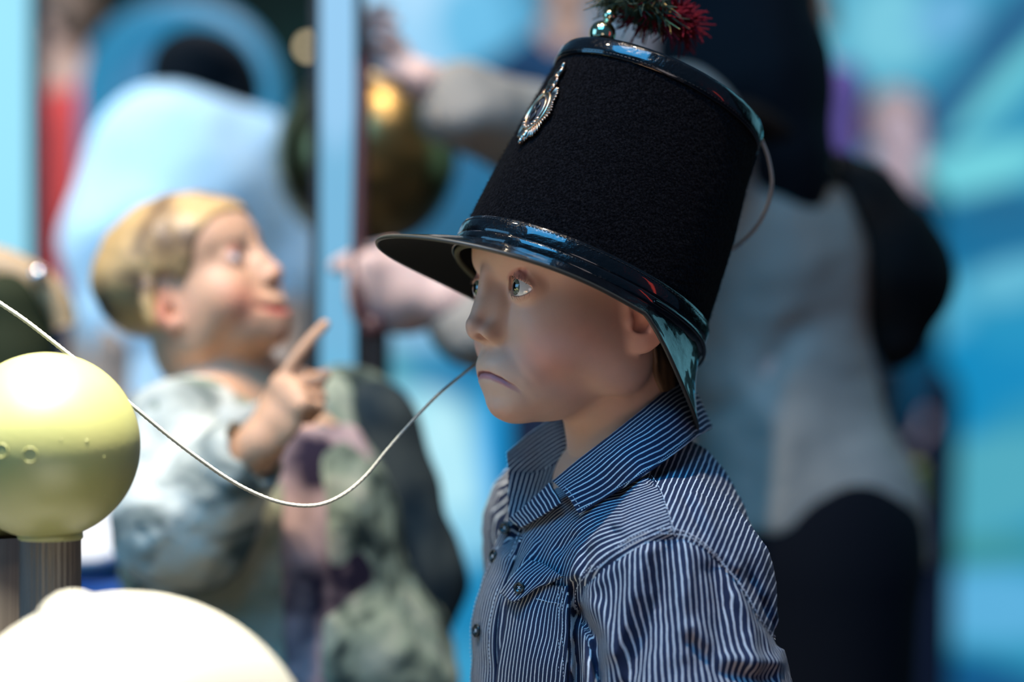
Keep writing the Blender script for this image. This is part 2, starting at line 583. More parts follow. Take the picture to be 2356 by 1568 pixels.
def head_sdf(O, A, sc=1.0, expr='pout', detail=True, ears=(1, 1), neck=None):
    def fn(p):
        P = to_local(p, O, A, sc).astype(np.float32)
        q = P.copy()
        q[:, 1] = np.abs(q[:, 1])
        # cranium and face masses
        d = ell(P, (-4, 0, 34), (88, 70, 66))
        d = smin(d, ell(P, (34, 0, 28), (58, 60, 48)), 12)
        d = smin(d, ell(P, (24, 0, -20), (59, 58, 60)), 16)
        d = smin(d, ell(q, (44, 30, -32), (33, 29, 32)), 16)            # cheeks
        d = smin(d, ell(q, (10, 44, -48), (26, 16, 26)), 16)            # jaw angle
        d = smin(d, ell(P, (45, 0, -68), (38, 36, 25)), 14)             # jaw
        d = smin(d, ell(P, (66, 0, -56), (26, 28, 22)), 16)             # muzzle
        d = smin(d, ell(P, (68, 0, -79), (16, 18, 14)), 10)              # chin
        # brow and sockets
        d = d - 1.5 * gauss(q, (86, 20, 16), (14, 18, 9))
        d = d + 4.0 * gauss(q, (88, 26, 2), (14, 12, 9))
        d = d + 2.0 * gauss(q, (86, 14, -8), (9, 6, 12))
        d = d + 1.0 * gauss(q, (68, 46, 4), (12, 9, 14))
        d = d - 1.0 * gauss(q, (80, 30, -20), (12, 14, 10))              # under-eye cheek
        d = d - 2.2 * gauss(q, (66, 42, -44), (16, 14, 16))             # full cheek
        # nose
        n = cap(P, (87.5, 0, 9), (92.5, 0, -14), 6.6, 5.9)
        n = smin(n, cap(P, (92.5, 0, -14), (98.4, 0, -25.5), 5.9, 7.0), 6)
        n = smin(n, ell(P, (92, 0, -30.5), (12, 6.5, 6.5)), 4)
        n = smin(n, ell(q, (89.5, 9.0, -30.5), (9.4, 5.6, 6.4)), 6)
        n = smin(n, ell(q, (82, 8, -17), (9, 8, 17)), 9)
        d = smin(d, n, 6.5)
        d = d + 2.0 * gauss(q, (91, 16.5, -31), (6, 3.0, 7.5))
        nos = ell(q, (96.5, 6.0, -35.8), (5.6, 2.9, 4.8))
        d = smax(d, -nos, 1.6)
        # eyelids: shell over the eyeball with an almond opening
        E = EYE_C
        e = q - E.astype(np.float32)
        r = np.sqrt((e ** 2).sum(1))
        lid = r - (EYE_R + 1.2)
        lid = np.where(e[:, 0] < -6, lid + 3, lid)
        d = smin(d, lid, 5.0)
        ph = np.degrees(np.arctan2(e[:, 1], np.maximum(e[:, 0], 0.1)))
        ps = np.degrees(np.arcsin(np.clip(e[:, 2] / np.maximum(r, 1), -1, 1)))
        t = (ph - 1) / 66.0
        w = np.clip(1 - t * t, 0, 1)
        tu = np.clip((ph + 8) / 62.0, -1.2, 1.2)
        up = (31 if expr == 'pout' else 16) * np.sqrt(w) * (1 - 0.28 * tu) - 5 * tu
        dn = -(28 if expr == 'pout' else 16) * w ** 0.7 - 5 * tu
        open_ = np.minimum(up - ps, ps - dn) * 0.21
        side = (66 - np.abs(ph - 1)) * 0.21
        open_ = np.minimum(open_, side)
        open_ = np.minimum(open_, 15.2 - r)
        open_ = np.where((e[:, 0] > 0) & (r > 6), open_, -10)
        d = smax(d, open_, 0.7)
        # lid crease
        arc = [E + (EYE_R + 2.8) * np.array([math.cos(math.radians(v)) * math.cos(math.radians(a)), math.cos(math.radians(v)) * math.sin(math.radians(a)), math.sin(math.radians(v))]) for a, v in ((-50, 27), (-30, 45), (0, 56), (30, 50), (55, 32), (72, 10))]
        d = d + 1.7 * np.exp(-(dpoly(q, arc) / 1.4) ** 2)
        arc2 = [E + (EYE_R + 2.8) * np.array([math.cos(math.radians(v)) * math.cos(math.radians(a)), math.cos(math.radians(v)) * math.sin(math.radians(a)), math.sin(math.radians(v))]) for a, v in ((-45, -40), (-10, -50), (30, -44), (60, -24))]
        d = d + 0.5 * np.exp(-(dpoly(q, arc2) / 1.5) ** 2)
        # mouth
        mouth = MOUTH[expr]
        m2 = [np.array([0.0, v[1], v[2]]) for v in mouth]
        dm = dpoly(q * np.array([0, 1, 1], np.float32), m2) + np.where(q[:, 0] > 60, 0, 30)
        if expr == 'pout':
            d = d - 2.0 * gauss(q, (90, 0, -53), (10, 17, 8))
            d = d - 0.7 * gauss(q, (92, 0, -65), (9, 14, 5.0))           # lower lip pushed up
            d = d - 1.2 * gauss(q, (86, 0, -84), (10, 12, 9))            # pushed chin
            d = d + 1.2 * gauss(q, (92, 9, -76), (7, 9, 3.2))
            d = d + 0.8 * gauss(P, (95, 0, -50), (8, 2.6, 9))            # philtrum
            d = d + 1.6 * gauss(q, (97, 0, -60), (8, 16, 4.5))
            d = d + 2.2 * np.exp(-(dm / 0.95) ** 2) * np.clip((25 - q[:, 1]) / 9, 0.15, 1)
            ridge = [np.array(v) for v in ((88, 24, -42), (82, 31, -54), (75, 36, -66), (68, 36, -78))]
            d = d - 0.8 * np.exp(-(dpoly(q, ridge) / 5.5) ** 2)
            # fold from the nose wing round the mouth corner
            fold = [np.array(v) for v in ((87, 17, -38), (82, 25, -50), (75, 31, -62), (68, 33, -74))]
            d = d + 0.7 * np.exp(-(dpoly(q, fold) / 4.2) ** 2)
            cr = [np.array(v) for v in ((78, 24, -66), (74, 26, -74), (70, 27, -84))]
            d = d + 0.6 * np.exp(-(dpoly(q, cr) / 4.0) ** 2)
            d = d - 0.8 * gauss(q, (74, 34, -58), (9, 8, 14))
            d = d + 0.45 * vnoise(P, 4.2, 3) * gauss(P, (84, 0, -84), (14, 16, 9))
        else:
            d = d - 1.6 * gauss(q, (90, 0, -55), (9, 14, 5))
            d = d - 2.2 * gauss(q, (88, 0, -70), (9, 13, 6))
            d = d + 5.0 * np.exp(-(dm / 3.0) ** 2)
        # ears
        R = EAR_R
        for sgn, on in ((1, ears[0]), (-1, ears[1])):
            if not on:
                continue
            Pe = P.copy()
            Pe[:, 1] *= sgn
            ce = np.array([2.0, 66.0, -14.0])
            k = (Pe - ce.astype(np.float32)) @ EAR_R.astype(np.float32)
            ear = ell(k, (0, 0, 0), (17.5, 5.2, 29))
            lobe = ell(k, (5, 0, -23.5), (8.8, 4.4, 7.8))
            ear = smin(ear, lobe, 5)
            ear = smax(ear, -ell(k, (0.5, 4.6, 3), (10.5, 4.6, 20)), 2.0)
            ear = smax(ear, -ell(k, (4.0, 4.0, -9), (7.0, 8.0, 8.0)), 1.5)
            ear = smin(ear, ell(k, (11.2, 1.5, -9), (3.4, 3.4, 5.2)), 2.5)   # tragus
            ear = smin(ear, cap(k, (-4, 3.0, -14), (-8, 2.0, 12), 2.2, 2.0), 2.5)
            d = smin(d, ear, 4.0)
        if neck is not None:
            for a, b, ra, rb in neck:
                d = smin(d, cap(P, a, b, ra, rb), 12)
        return d * sc
    return fn


_a = math.radians(20)
_t = math.radians(-12)
# columns: ear's own forward, outward, up
EAR_R = np.stack([np.array([math.cos(_a), math.sin(_a) * -0.6, 0]), np.array([math.sin(_a) * 0.6 * -1 + 0.0, math.cos(_a), 0]), np.array([0, 0, 1.0])], 1)
_q0 = np.array([math.cos(math.radians(24)), math.sin(math.radians(24)), 0.0])
_q2 = np.array([-math.sin(_t) * -1.0 * 0.2, 0.0, 1.0]); _q2 /= np.linalg.norm(_q2)
_q1 = np.cross(_q2, _q0); _q1 /= np.linalg.norm(_q1)
_q0 = np.cross(_q1, _q2)
# forward edge lies close to the head, back edge stands off
_q0b = np.array([math.cos(math.radians(34)), -math.sin(math.radians(34)), 0.0])
_q1b = np.array([math.sin(math.radians(34)), math.cos(math.radians(34)), 0.0])
EAR_R = np.stack([_q0b, _q1b, np.array([0, 0, 1.0])], 1)

MOUTH = {
    'pout': [np.array(v, float) for v in ((96, 0, -58.5), (94, 8, -59.2), (90, 16, -62.5), (83, 22, -67), (80, 24, -70))],
    'smile': [np.array(v, float) for v in ((97, 0, -64), (93, 10, -62.5), (85, 19, -59), (78, 26, -55))],
}


def skin_mat(name, base, blush, lip, sss=0.12):
    m = mat(name, base, 0.48)
    b = bsdf(m)
    b.inputs['Subsurface Weight'].default_value = sss
    b.inputs['Subsurface Radius'].default_value = (0.006, 0.0025, 0.0012)
    b.inputs['Specular IOR Level'].default_value = 0.35
    tc = nd(m, 'ShaderNodeTexCoord')
    n = nd(m, 'ShaderNodeTexNoise', i_Scale=90.0, i_Detail=3)
    lk(m, tc.outputs['Object'], n.inputs['Vector'])
    mx0 = nd(m, 'ShaderNodeMix', data_type='RGBA')
    mx0.inputs[6].default_value = (*[c * 0.93 for c in base], 1)
    mx0.inputs[7].default_value = (*[min(1, c * 1.06) for c in base], 1)
    lk(m, n.outputs['Fac'], mx0.inputs[0])
    prev = mx0.outputs[2]
    for an, c in (('blush', blush), ('lip', lip), ('lid', tuple(x * y for x, y in zip(base, (0.62, 0.38, 0.42)))), ('brow', (0.20, 0.11, 0.055)), ('mouthline', (0.10, 0.022, 0.022))):
        at = nd(m, 'ShaderNodeAttribute', attribute_name=an)
        mx = nd(m, 'ShaderNodeMix', data_type='RGBA')
        lk(m, at.outputs['Fac'], mx.inputs[0])
        lk(m, prev, mx.inputs[6])
        mx.inputs[7].default_value = (*c, 1)
        prev = mx.outputs[2]
    lk(m, prev, b.inputs['Base Color'])
    bump(m, 900.0, 0.12, 0.0004, 3)
    return m


def skin_attrs(O, A, sc=1.0, expr='pout'):
    def loc(V):
        q = to_local(V, O, A, sc)
        q[:, 1] = np.abs(q[:, 1])
        return q

    def lip(V):
        q = loc(V)
        m = MOUTH[expr]
        s = q[:, 1]
        mu = np.interp(s, [v[1] for v in m], [v[2] for v in m])
        smax_ = m[-1][1]
        fade = np.clip((smax_ - s) / (6.0 if expr == 'pout' else 9.0), 0, 1)
        hi, lo_ = (1.5, 3.8) if expr == 'pout' else (4.0, 8.0)
        dz = q[:, 2] - mu
        up = np.clip(1.2 - (dz / hi), 0, 1)
        dn = np.clip(1.2 - (-dz / lo_), 0, 1)
        ok = (q[:, 0] > 66)
        return np.where(dz > 0, np.clip(up * 2.2, 0, 1), np.clip(dn * 2.6, 0, 1)) * (fade ** 0.6) * ok

    def blush(V):
        q = loc(V)
        g = 0.75 * gauss(q, (68, 40, -46), (22, 18, 20)) + 0.35 * gauss(q, (100, 0, -28), (10, 12, 10)) + 0.8 * gauss(q, (3, 74, -14), (26, 14, 34)) + 0.35 * gauss(q, (84, 0, -88), (14, 18, 10))
        return np.clip(g, 0, 1)

    def lid(V):
        q = loc(V)
        e = q - EYE_C.astype(np.float32)
        r = np.sqrt((e ** 2).sum(1))
        ps = np.degrees(np.arcsin(np.clip(e[:, 2] / np.maximum(r, 1), -1, 1)))
        rim = np.clip(1 - np.abs(r - 12.6) / 1.0, 0, 1) * 0.7
        ph = np.degrees(np.arctan2(e[:, 1], np.maximum(e[:, 0], 0.1)))
        up = np.clip((58 - np.abs(ph)) / 14, 0, 1) * np.clip(1.4 - np.abs(r - 14.2) / 2.8, 0, 1) * np.clip((ps - 12) / 12, 0, 1) * np.clip((62 - ps) / 10, 0, 1) * 0.85
        return np.clip(np.maximum(rim, up), 0, 1) * (e[:, 0] > -3)

    def brow(V):
        q = loc(V)
        line = [np.array(v, np.float32) for v in ((86, 12, 17), (84, 24, 20), (76, 38, 18), (68, 46, 13))]
        return 0.15 * np.exp(-(dpoly(q, line) / 2.6) ** 2)
    def mouthline(V):  # shade between the lips, painted into the skin colour
        q = loc(V)
        m2 = [np.array([0.0, v[1], v[2] + 0.5]) for v in MOUTH[expr]]
        w_ = 0.8 if expr == 'pout' else 2.2
        return 0.85 * np.exp(-(dpoly(q * np.array([0, 1, 1], np.float32), m2) / w_) ** 2) * (q[:, 0] > 66) * np.clip((24 - q[:, 1]) / 8, 0, 1)
    return {'mouthline': mouthline, 'lip': lip, 'blush': blush, 'lid': lid, 'brow': brow}


def eye_mat(name, iris=(0.10, 0.13, 0.10)):
    """eyeball; local +X is the gaze"""
    m = mat(name, (0.8, 0.8, 0.8), 0.12)
    b = bsdf(m)
    b.inputs['Coat Weight'].default_value = 1.0
    b.inputs['Coat Roughness'].default_value = 0.02
    tc = nd(m, 'ShaderNodeTexCoord')
    sp = nd(m, 'ShaderNodeSeparateXYZ')
    nz = nd(m, 'ShaderNodeVectorMath', operation='NORMALIZE')
    lk(m, tc.outputs['Object'], nz.inputs[0])
    lk(m, nz.outputs[0], sp.inputs[0])
    r = nd(m, 'ShaderNodeValToRGB')
    cr = r.color_ramp
    sclera = (0.62, 0.60, 0.58)
    stops = [(0.0, (0.50, 0.34, 0.32)), (0.35, sclera), (0.880, sclera), (0.893, tuple(c * 0.25 for c in iris)), (0.91, iris), (0.962, tuple(c * 1.3 for c in iris)), (0.970, (0.004, 0.004, 0.004)), (1.0, (0.002, 0.002, 0.002))]
    cr.elements[0].position = stops[0][0]
    cr.elements[0].color = (*stops[0][1], 1)
    cr.elements[1].position = 1.0
    cr.elements[1].color = (*stops[-1][1], 1)
    for p_, c in stops[1:-1]:
        e = cr.elements.new(p_)
        e.color = (*c, 1)
    lk(m, sp.outputs[0], r.inputs[0])
    lk(m, r.outputs[0], b.inputs['Base Color'])
    return m


def add_eyes(O, A, parent, m, sc=1.0, gaze=(1, 0, 0)):
    g = np.asarray(gaze, float)
    g /= np.linalg.norm(g)
    gw = g @ np.asarray(A)
    Bf = frame(gw)
    for s in (1, -1):
        c = to_world(EYE_C * np.array([1, s, 1]), O, A, sc)
        n, k = 48, 32
        th = np.linspace(0, np.pi, k)
        r = np.full(k, EYE_R)
        r = r + 0.55 * np.clip((np.cos(th) - 0.90) / 0.10, 0, 1) ** 0.7      # cornea
        prof = np.stack([r * np.sin(th), r * np.cos(th)], 1) * sc
        # turned about local X: build with axis rows (y', z', x')
        ph = np.linspace(0, 2 * np.pi, n, endpoint=False)
        P = np.stack([np.outer(np.ones(n), prof[:, 1]), np.outer(np.cos(ph), prof[:, 0]), np.outer(np.sin(ph), prof[:, 0])], -1).reshape(-1, 3)
        me = np_mesh('eye', P, grid_faces(n, k, closed_u=True))
        o = link('eye', me, m)
        M = Matrix([[Bf[0][i], Bf[1][i], Bf[2][i], c[i] / 1000] for i in range(3)] + [[0, 0, 0, 1]])
        o.matrix_world = M
        o.parent = parent
        o.matrix_parent_inverse = parent.matrix_world.inverted()

# ================================================================== the main boy
BO = W(1374, 665, 1745)                       # head origin
YAW = math.radians(30)
BA = frame((-math.cos(YAW), -math.sin(YAW), 0))
BSC = 1.02
boy = thing('person', 'young boy in a navy and white striped shirt pouting under the tall black hat', 'person', (BO[0] / 1000, BO[1] / 1000, 0))

m_skin = skin_mat('boy_skin', (0.66, 0.40, 0.29), (0.62, 0.25, 0.20), (0.50, 0.20, 0.21), 0.15)
neck = [((-14, 0, -60), (-26, 0, -128), 41, 40), ((-26, 0, -128), (-30, 0, -165), 40, 43)]
NB = to_world((-26, 0, -135), BO, BA, BSC)     # neck base

head_fn = head_sdf(BO, BA, BSC, 'pout', neck=neck)
lo = BO + np.array([-135, -125, -190]); hi = BO + np.array([120, 120, 118])
V1, F1 = mesh_sdf(head_fn, lo, hi, 0.8, coarse=6, slack=1.6, smooth=1)
sa = skin_attrs(BO, BA, BSC, 'pout')
ats = {k: f(V1.astype(np.float32)) for k, f in sa.items()}

TYAW = math.radians(17)
TA = frame((-math.cos(TYAW), -math.sin(TYAW), 0))
TO = W(1415, 1330, 1768)                       # chest centre


def T(f, s, u):
    return to_world((f, s, u), TO, TA)


SH_N = W(1548, 1345, 1665)                     # near shoulder ball
EL_N = W(1590, 1700, 1640)
SH_F = T(5, -112, 30)
EL_F = T(0, -150, -120)
ground = 0.0
trunk = [('e', T(0, 0, -40), (72, 100, 150), TA.T), ('c', T(0, 0, -160), T(0, 0, -260), 82, 90),
         ('c', NB, T(-4, 0, 0), 42, 60),
         ('c', NB + [0, 0, -48], SH_N, 26, 36), ('c', NB + [0, 0, -48], SH_F, 26, 36),
         ('c', SH_N, EL_N, 36, 30), ('c', SH_F, EL_F, 36, 30),
         ('c', EL_N, EL_N + np.array([-70, 10, -150]), 29, 22), ('c', EL_F, EL_F + np.array([-70, 0, -150]), 29, 22)]
hipz = 560
for s in (1, -1):
    hp = T(-5, 55 * s, 0); hp[2] = hipz
    kn = T(0, 62 * s, 0); kn[2] = 300
    an = T(-10, 64 * s, 0); an[2] = 60
    trunk += [('c', T(0, 20 * s, -260), hp, 80, 74), ('c', hp, kn, 66, 46), ('c', kn, an, 44, 30)]
for Ew, s in ((EL_N, 1), (EL_F, -1)):
    wr = Ew + np.array([-70, 10 if s > 0 else 0, -150])
    hA = np.stack([np.array([-0.35, 0, -0.94]), np.array([-0.94, 0.0, 0.35]), np.array([0, -1.0 * s, 0])])
    trunk.append(('f', hand_sdf(wr, hA, 0.8, (0.25, 0.3, 0.35, 0.4, 0.3)), 8))
V2, F2 = mesh_sdf(prims_fn(trunk, 22), (TO[0] - 260, TO[1] - 240, 30), (TO[0] + 240, TO[1] + 260, BO[2] - 118), 5.0)
n1 = len(V1)
z2 = np.zeros(len(V2), np.float32)
Vb, Fb = join_polys([(V1, F1), (V2, F2)])
body = link('body', np_mesh('body', Vb, Fb, attrs={k: np.concatenate([v, z2]) for k, v in ats.items()}), m_skin, boy)
m_eye = eye_mat('boy_eye', (0.12, 0.14, 0.10))
add_eyes(BO, BA, boy, m_eye, BSC, gaze=(math.cos(math.radians(2)), -math.sin(math.radians(2)), 0.03))

# lashes: fine curved hairs on the lid edges
m_lash = mat('lash', (0.10, 0.055, 0.035), 0.6)
for s in (1, -1):
    parts = []
    for row, nl in (('up', 20), ('dn', 9)):
        for i in range(nl):
            t = -0.9 + 1.8 * (i + RNG.rand() * 0.6) / nl
            a = 1 + 64 * t + 2.0 * RNG.randn()
            w = max(0.0, 1 - t * t)
            tu = min(1.2, max(-1.2, (a + 8) / 62.0))
            v = (31 * math.sqrt(w) * (1 - 0.28 * tu) - 5 * tu + 2) if row == 'up' else -(28 * w ** 0.7 + 5 * tu + 1)
            def pt(r, a_, v_):
                a_, v_ = math.radians(a_), math.radians(v_)
                return (EYE_C + r * np.array([math.cos(v_) * math.cos(a_), math.cos(v_) * math.sin(a_), math.sin(v_)])) * np.array([1, s, 1])
            L = (1.7 if row == 'up' else 0.9) * (0.8 + 0.4 * RNG.rand())
            sg = 1 if row == 'up' else -1
            p0 = pt(13.3, a, v)
            p1 = pt(13.3 + L * 0.6, a + 3 * t + 4 * RNG.randn(), v - sg * 3)
            p2 = pt(13.3 + L, a + 7 * t, v + sg * 10)
            PP = np.array([to_world(x, BO, BA, BSC) for x in (p0, p1, p2)])
            parts.append(tube('', PP, [0.13, 0.10, 0.03], None, n=4, smoothn=3, ret=True))
    V, F = join_polys(parts)
    link('eyelashes', np_mesh('eyelashes', V, F), m_lash, boy)

# hair under the hat, with a few strands at the nape and temple
m_hair = mat('fair_brown_hair', (0.13, 0.075, 0.04), 0.5)
bump(m_hair, 60, 0.6, 0.002, 4, stretch=(1, 1, 0.12))


def hair_fn(p):
    P = to_local(p, BO, BA, BSC)
    d = head_fn(p) - 3.0 - 0.8 * vnoise(P * np.array([1, 1, 0.35], np.float32), 3.0, 5)
    # hairline: forehead, temple, above the ear, nape
    f, s, u = P[:, 0], np.abs(P[:, 1]), P[:, 2]
    line = np.interp(f, [-70, -30, -14, 4, 22, 34, 48, 70], [-84, -76, -52, 14, 4, 10, 34, 48])
    return smax(d, (line - u) * 0.8, 3)


sdf_obj('hair', hair_fn, BO + np.array([-100, -100, -105]), BO + np.array([115, 110, 115]), 2.0, m_hair, boy)

# ================================================================== the tall black hat
HC = BO + BSC * (13.8 * BA[0] - 3.0 * BA[2])          # centre of the crown's lower edge
TILT = math.radians(25.5)
HA_up = math.cos(TILT) * BA[2] - math.sin(TILT) * BA[0]
HA_f = math.cos(TILT) * BA[0] + math.sin(TILT) * BA[2]
HA = np.stack([HA_f, np.cross(HA_up, HA_f), HA_up])     # rows: forward, near side, up
HH = 165.0


def H(f, s, u):
    return to_world(np.stack(np.broadcast_arrays(f, s, u), -1), HC, HA)


def crown_r(u):
    v = np.clip(u / HH, -0.3, 1.05)
    return 98 + (80 - 98) * v + 2.0 * np.sin(np.pi * np.clip(v, 0, 1)), 83 + (71 - 83) * v + 1.5 * np.sin(np.pi * np.clip(v, 0, 1))


def ring_surf(name, prof, m, parent, n=256, closed=True, rough=0.0, seed=0, pw=2.0):
    """prof: list of (u, offset from the crown surface); closed profile"""
    th = np.linspace(0, 2 * np.pi, n, endpoint=False)
    rows = []
    for u, off in prof:
        a, b = crown_r(u)
        rows.append(np.stack([(a + off) * np.cos(th), (b + off) * np.sin(th), np.full(n, u)], -1))
    P = np.stack(rows, 1).reshape(-1, 3)
    if rough:
        nz = vnoise(P.astype(np.float32) * np.array([1, 1, 2.0], np.float32), 9.0, seed) * 0.6 + vnoise(P.astype(np.float32), 3.5, seed + 1) * 0.4
        rad = P * np.array([1, 1, 0])
        rad /= np.linalg.norm(rad, axis=1)[:, None] + 1e-6
        P = P + rad * (nz * rough)[:, None]
    V = to_world(P, HC, HA)
    F = grid_faces(n, len(prof), closed_u=True, closed_v=closed)
    return link(name, np_mesh(name, V, F), m, parent)


hat_base = H(0, 0, 0)
hat = thing('tall_hat', 'tall tapering black felt hat with glossy bands, long peak and metal front badge', 'hat', tuple(hat_base / 1000))

m_felt = mat('black_felt', (0.0025, 0.0025, 0.0035), 0.95)
bsdf(m_felt).inputs['Sheen Weight'].default_value = 0.015
bsdf(m_felt).inputs['Sheen Roughness'].default_value = 0.5
bsdf(m_felt).inputs['Specular IOR Level'].default_value = 0.03
noise_color(m_felt, (0.0012, 0.0012, 0.0018), (0.0095, 0.009, 0.0105), 650, 0.42, 0.74, 4)
bump(m_felt, 500, 1.0, 0.0016, 4)
m_patent = mat('patent_leather', (0.003, 0.003, 0.004), 0.20)
bsdf(m_patent).inputs['Coat Weight'].default_value = 1.0
bsdf(m_patent).inputs['Coat Roughness'].default_value = 0.05
_b1 = bump(m_patent, 130, 0.50, 0.0022, 6, stretch=(1, 1, 1.6))
bump(m_patent, 650, 0.45, 0.0006, 3, prev=_b1)
bsdf(m_patent).inputs['Specular IOR Level'].default_value = 0.15
m_under = mat('brim_underside', (0.006, 0.006, 0.006), 0.9)
bsdf(m_under).inputs['Specular IOR Level'].default_value = 0.15
m_piping = mat('brim_piping', (0.03, 0.028, 0.02), 0.45)
m_sweat = mat('sweatband_leather', (0.085, 0.08, 0.055), 0.8)
m_thread = mat('band_thread', (0.02, 0.02, 0.02), 0.35)

# crown: felt wall with a soft nap, closed top
n = 420
us = np.linspace(-2, HH - 3, 150)
th = np.linspace(0, 2 * np.pi, n, endpoint=False)
a_, b_ = crown_r(us)
P = np.stack([np.outer(np.cos(th), a_), np.outer(np.sin(th), b_), np.outer(np.ones(n), us)], -1).reshape(-1, 3).astype(np.float32)
rad = P * np.array([1, 1, 0], np.float32)
rad /= np.linalg.norm(rad, axis=1)[:, None]
P = P + rad * (0.9 * vnoise(P, 40, 21) + 0.25 * vnoise(P, 3.2, 22) + 0.18 * vnoise(P, 1.8, 23))[:, None]
Vc, Fc = to_world(P, HC, HA), grid_faces(n, len(us), closed_u=True)
# nap fibres: thin slivers standing off the felt
nf = 26000
fu = RNG.rand(nf) * (HH - 14) + 12
ft = RNG.rand(nf) * 2 * np.pi
a_, b_ = crown_r(fu)
base = np.stack([a_ * np.cos(ft), b_ * np.sin(ft), fu], -1)
nr = np.stack([np.cos(ft), np.sin(ft), 0 * ft], -1)
tg = np.stack([-np.sin(ft), np.cos(ft), 0 * ft], -1)
Lh = 1.2 + 1.5 * RNG.rand(nf)
d1 = nr * (0.35 + 0.4 * RNG.rand(nf))[:, None] + tg * (RNG.randn(nf) * 0.6)[:, None] + np.array([0, 0, 1.0]) * (-0.5 + 0.6 * RNG.randn(nf))[:, None]
d1 /= np.linalg.norm(d1, axis=1)[:, None]
wd = np.cross(d1, nr)
wd /= np.linalg.norm(wd, axis=1)[:, None] + 1e-6
base = base + nr * 0.1
Q = np.stack([base - wd * 0.10, base + wd * 0.10, base + d1 * Lh[:, None] + wd * 0.03, base + d1 * Lh[:, None] - wd * 0.03], 1).reshape(-1, 3)
Vf = to_world(Q, HC, HA)
Ff = np.arange(nf * 4).reshape(-1, 4)
Vx, Fx = join_polys([(Vc, Fc), (Vf, Ff)])
link('crown', np_mesh('crown', Vx, Fx), m_felt, hat)

# top disc and its glossy rim band
rr = np.linspace(0, 1, 20)
P = np.stack([np.outer(np.cos(th), rr * 79), np.outer(np.sin(th), rr * 70), np.outer(np.ones(n), HH - 1 + 1.5 * (1 - rr ** 2))], -1).reshape(-1, 3)
link('crown_top', np_mesh('crown_top', to_world(P, HC, HA), grid_faces(n, 20, closed_u=True)), m_felt, hat)
ring_surf('top_band', [(HH - 15, 0.2), (HH - 14.5, 1.6), (HH - 9, 2.0), (HH - 3, 1.9), (HH - 0.3, 0.9), (HH + 0.7, -1.5), (HH + 0.3, -8), (HH - 1.5, -8)], m_patent, hat, rough=0.35, seed=31)


def stitches(name, u, off, parent, pitch=3.0, r=0.28, L=2.0, m=m_thread):
    parts = []
    a, b = crown_r(u)
    a += off
    b += off
    per = 2 * math.pi * math.sqrt((a * a + b * b) / 2)
    N_ = int(per / pitch)
    for i in range(N_):
        t0 = 2 * math.pi * i / N_
        t1 = t0 + 2 * math.pi * (L / per)
        PP = H(np.array([a * math.cos(t) for t in (t0, (t0 + t1) / 2, t1)]), np.array([b * math.sin(t) for t in (t0, (t0 + t1) / 2, t1)]), np.array([u, u, u]))
        parts.append(tube('', PP, [r * 0.6, r, r * 0.6], None, n=5, ret=True))
    V, F = join_polys(parts)
    return link(name, np_mesh(name, V, F), m, parent)


stitches('band_stitching', HH - 12.4, 1.9, hat)

# lower band: two overlapping glossy straps above the brim
ring_surf('lower_band', [(-1, 0.4), (-1, 2.2), (2, 2.8), (7, 3.0), (11.5, 2.6), (12.5, 1.6), (12.5, 0.2)], m_patent, hat, rough=0.4, seed=41)
ring_surf('brim_collar', [(-9, -0.5), (-9, 1.8), (-5, 2.9), (-1.5, 3.2), (0, 2.8), (0.2, 0.4)], m_patent, hat, rough=0.3, seed=47)
stitches('band_stitching', 9.8, 2.9, hat)

# brim: long peak in front, narrow at the sides, deep neck flap behind
def brim_pt(t, v):
    """t angle about the crown (0 front, + near side), v 0 at the crown .. 1 at the edge"""
    c = np.cos(t)
    fr = np.clip(c, 0, 1)
    bk = np.clip(-c, 0, 1)
    ext = 11 + 44 * fr ** 1.9 + 9 * bk ** 1.5
    drop = 17 + 15 * fr ** 3 + 44 * np.sin(bk * np.pi / 2) ** 1.2
    a, b = crown_r(-6.0)
    ca, sa = np.cos(t), np.sin(t)
    rx, ry = (a + 0.5) * ca, (b + 0.5) * sa
    nx, ny = ca / a, sa / b
    L = np.sqrt(nx ** 2 + ny ** 2)
    nx, ny = nx / L, ny / L
    e = ext * (v ** (1.0 + 0.5 * bk))
    dz = -7 - (drop - 7) * (0.35 * v + 0.65 * v ** (1.0 + 0.25 * fr - 0.25 * bk))
    return np.stack([rx + nx * e, ry + ny * e, dz], -1)


nt, nv = 320, 22
tt = np.linspace(-np.pi, np.pi, nt, endpoint=False)
vv = np.linspace(0, 1, nv)
TT, VVg = np.meshgrid(tt, vv, indexing='ij')
Pb = brim_pt(TT.ravel(), VVg.ravel())
# normals for thickness
G = Pb.reshape(nt, nv, 3)
du = np.roll(G, -1, 0) - np.roll(G, 1, 0)
dv = np.gradient(G, axis=1)
Nn = np.cross(du, dv)
Nn /= np.linalg.norm(Nn, axis=2)[..., None]
Nn *= np.sign(Nn[..., 2:3].mean())
top = (G + Nn * 1.3).reshape(-1, 3).astype(np.float32)
top = top + Nn.reshape(-1, 3) * (0.35 * vnoise(top, 11, 51) + 0.15 * vnoise(top, 4, 52))[:, None]
bot = (G - Nn * 1.0).reshape(-1, 3)
link('brim', np_mesh('brim', to_world(top, HC, HA), grid_faces(nt, nv, closed_u=True)[:, ::-1]), m_patent, hat)
link('brim_underside', np_mesh('brim_underside', to_world(bot, HC, HA), grid_faces(nt, nv, closed_u=True)), m_under, hat)
edge = G[:, -1]
edge = np.vstack([edge, edge[:1]])
tube('brim_piping', to_world(edge, HC, HA), 1.55, m_piping, hat, n=10, closed_ends=False)
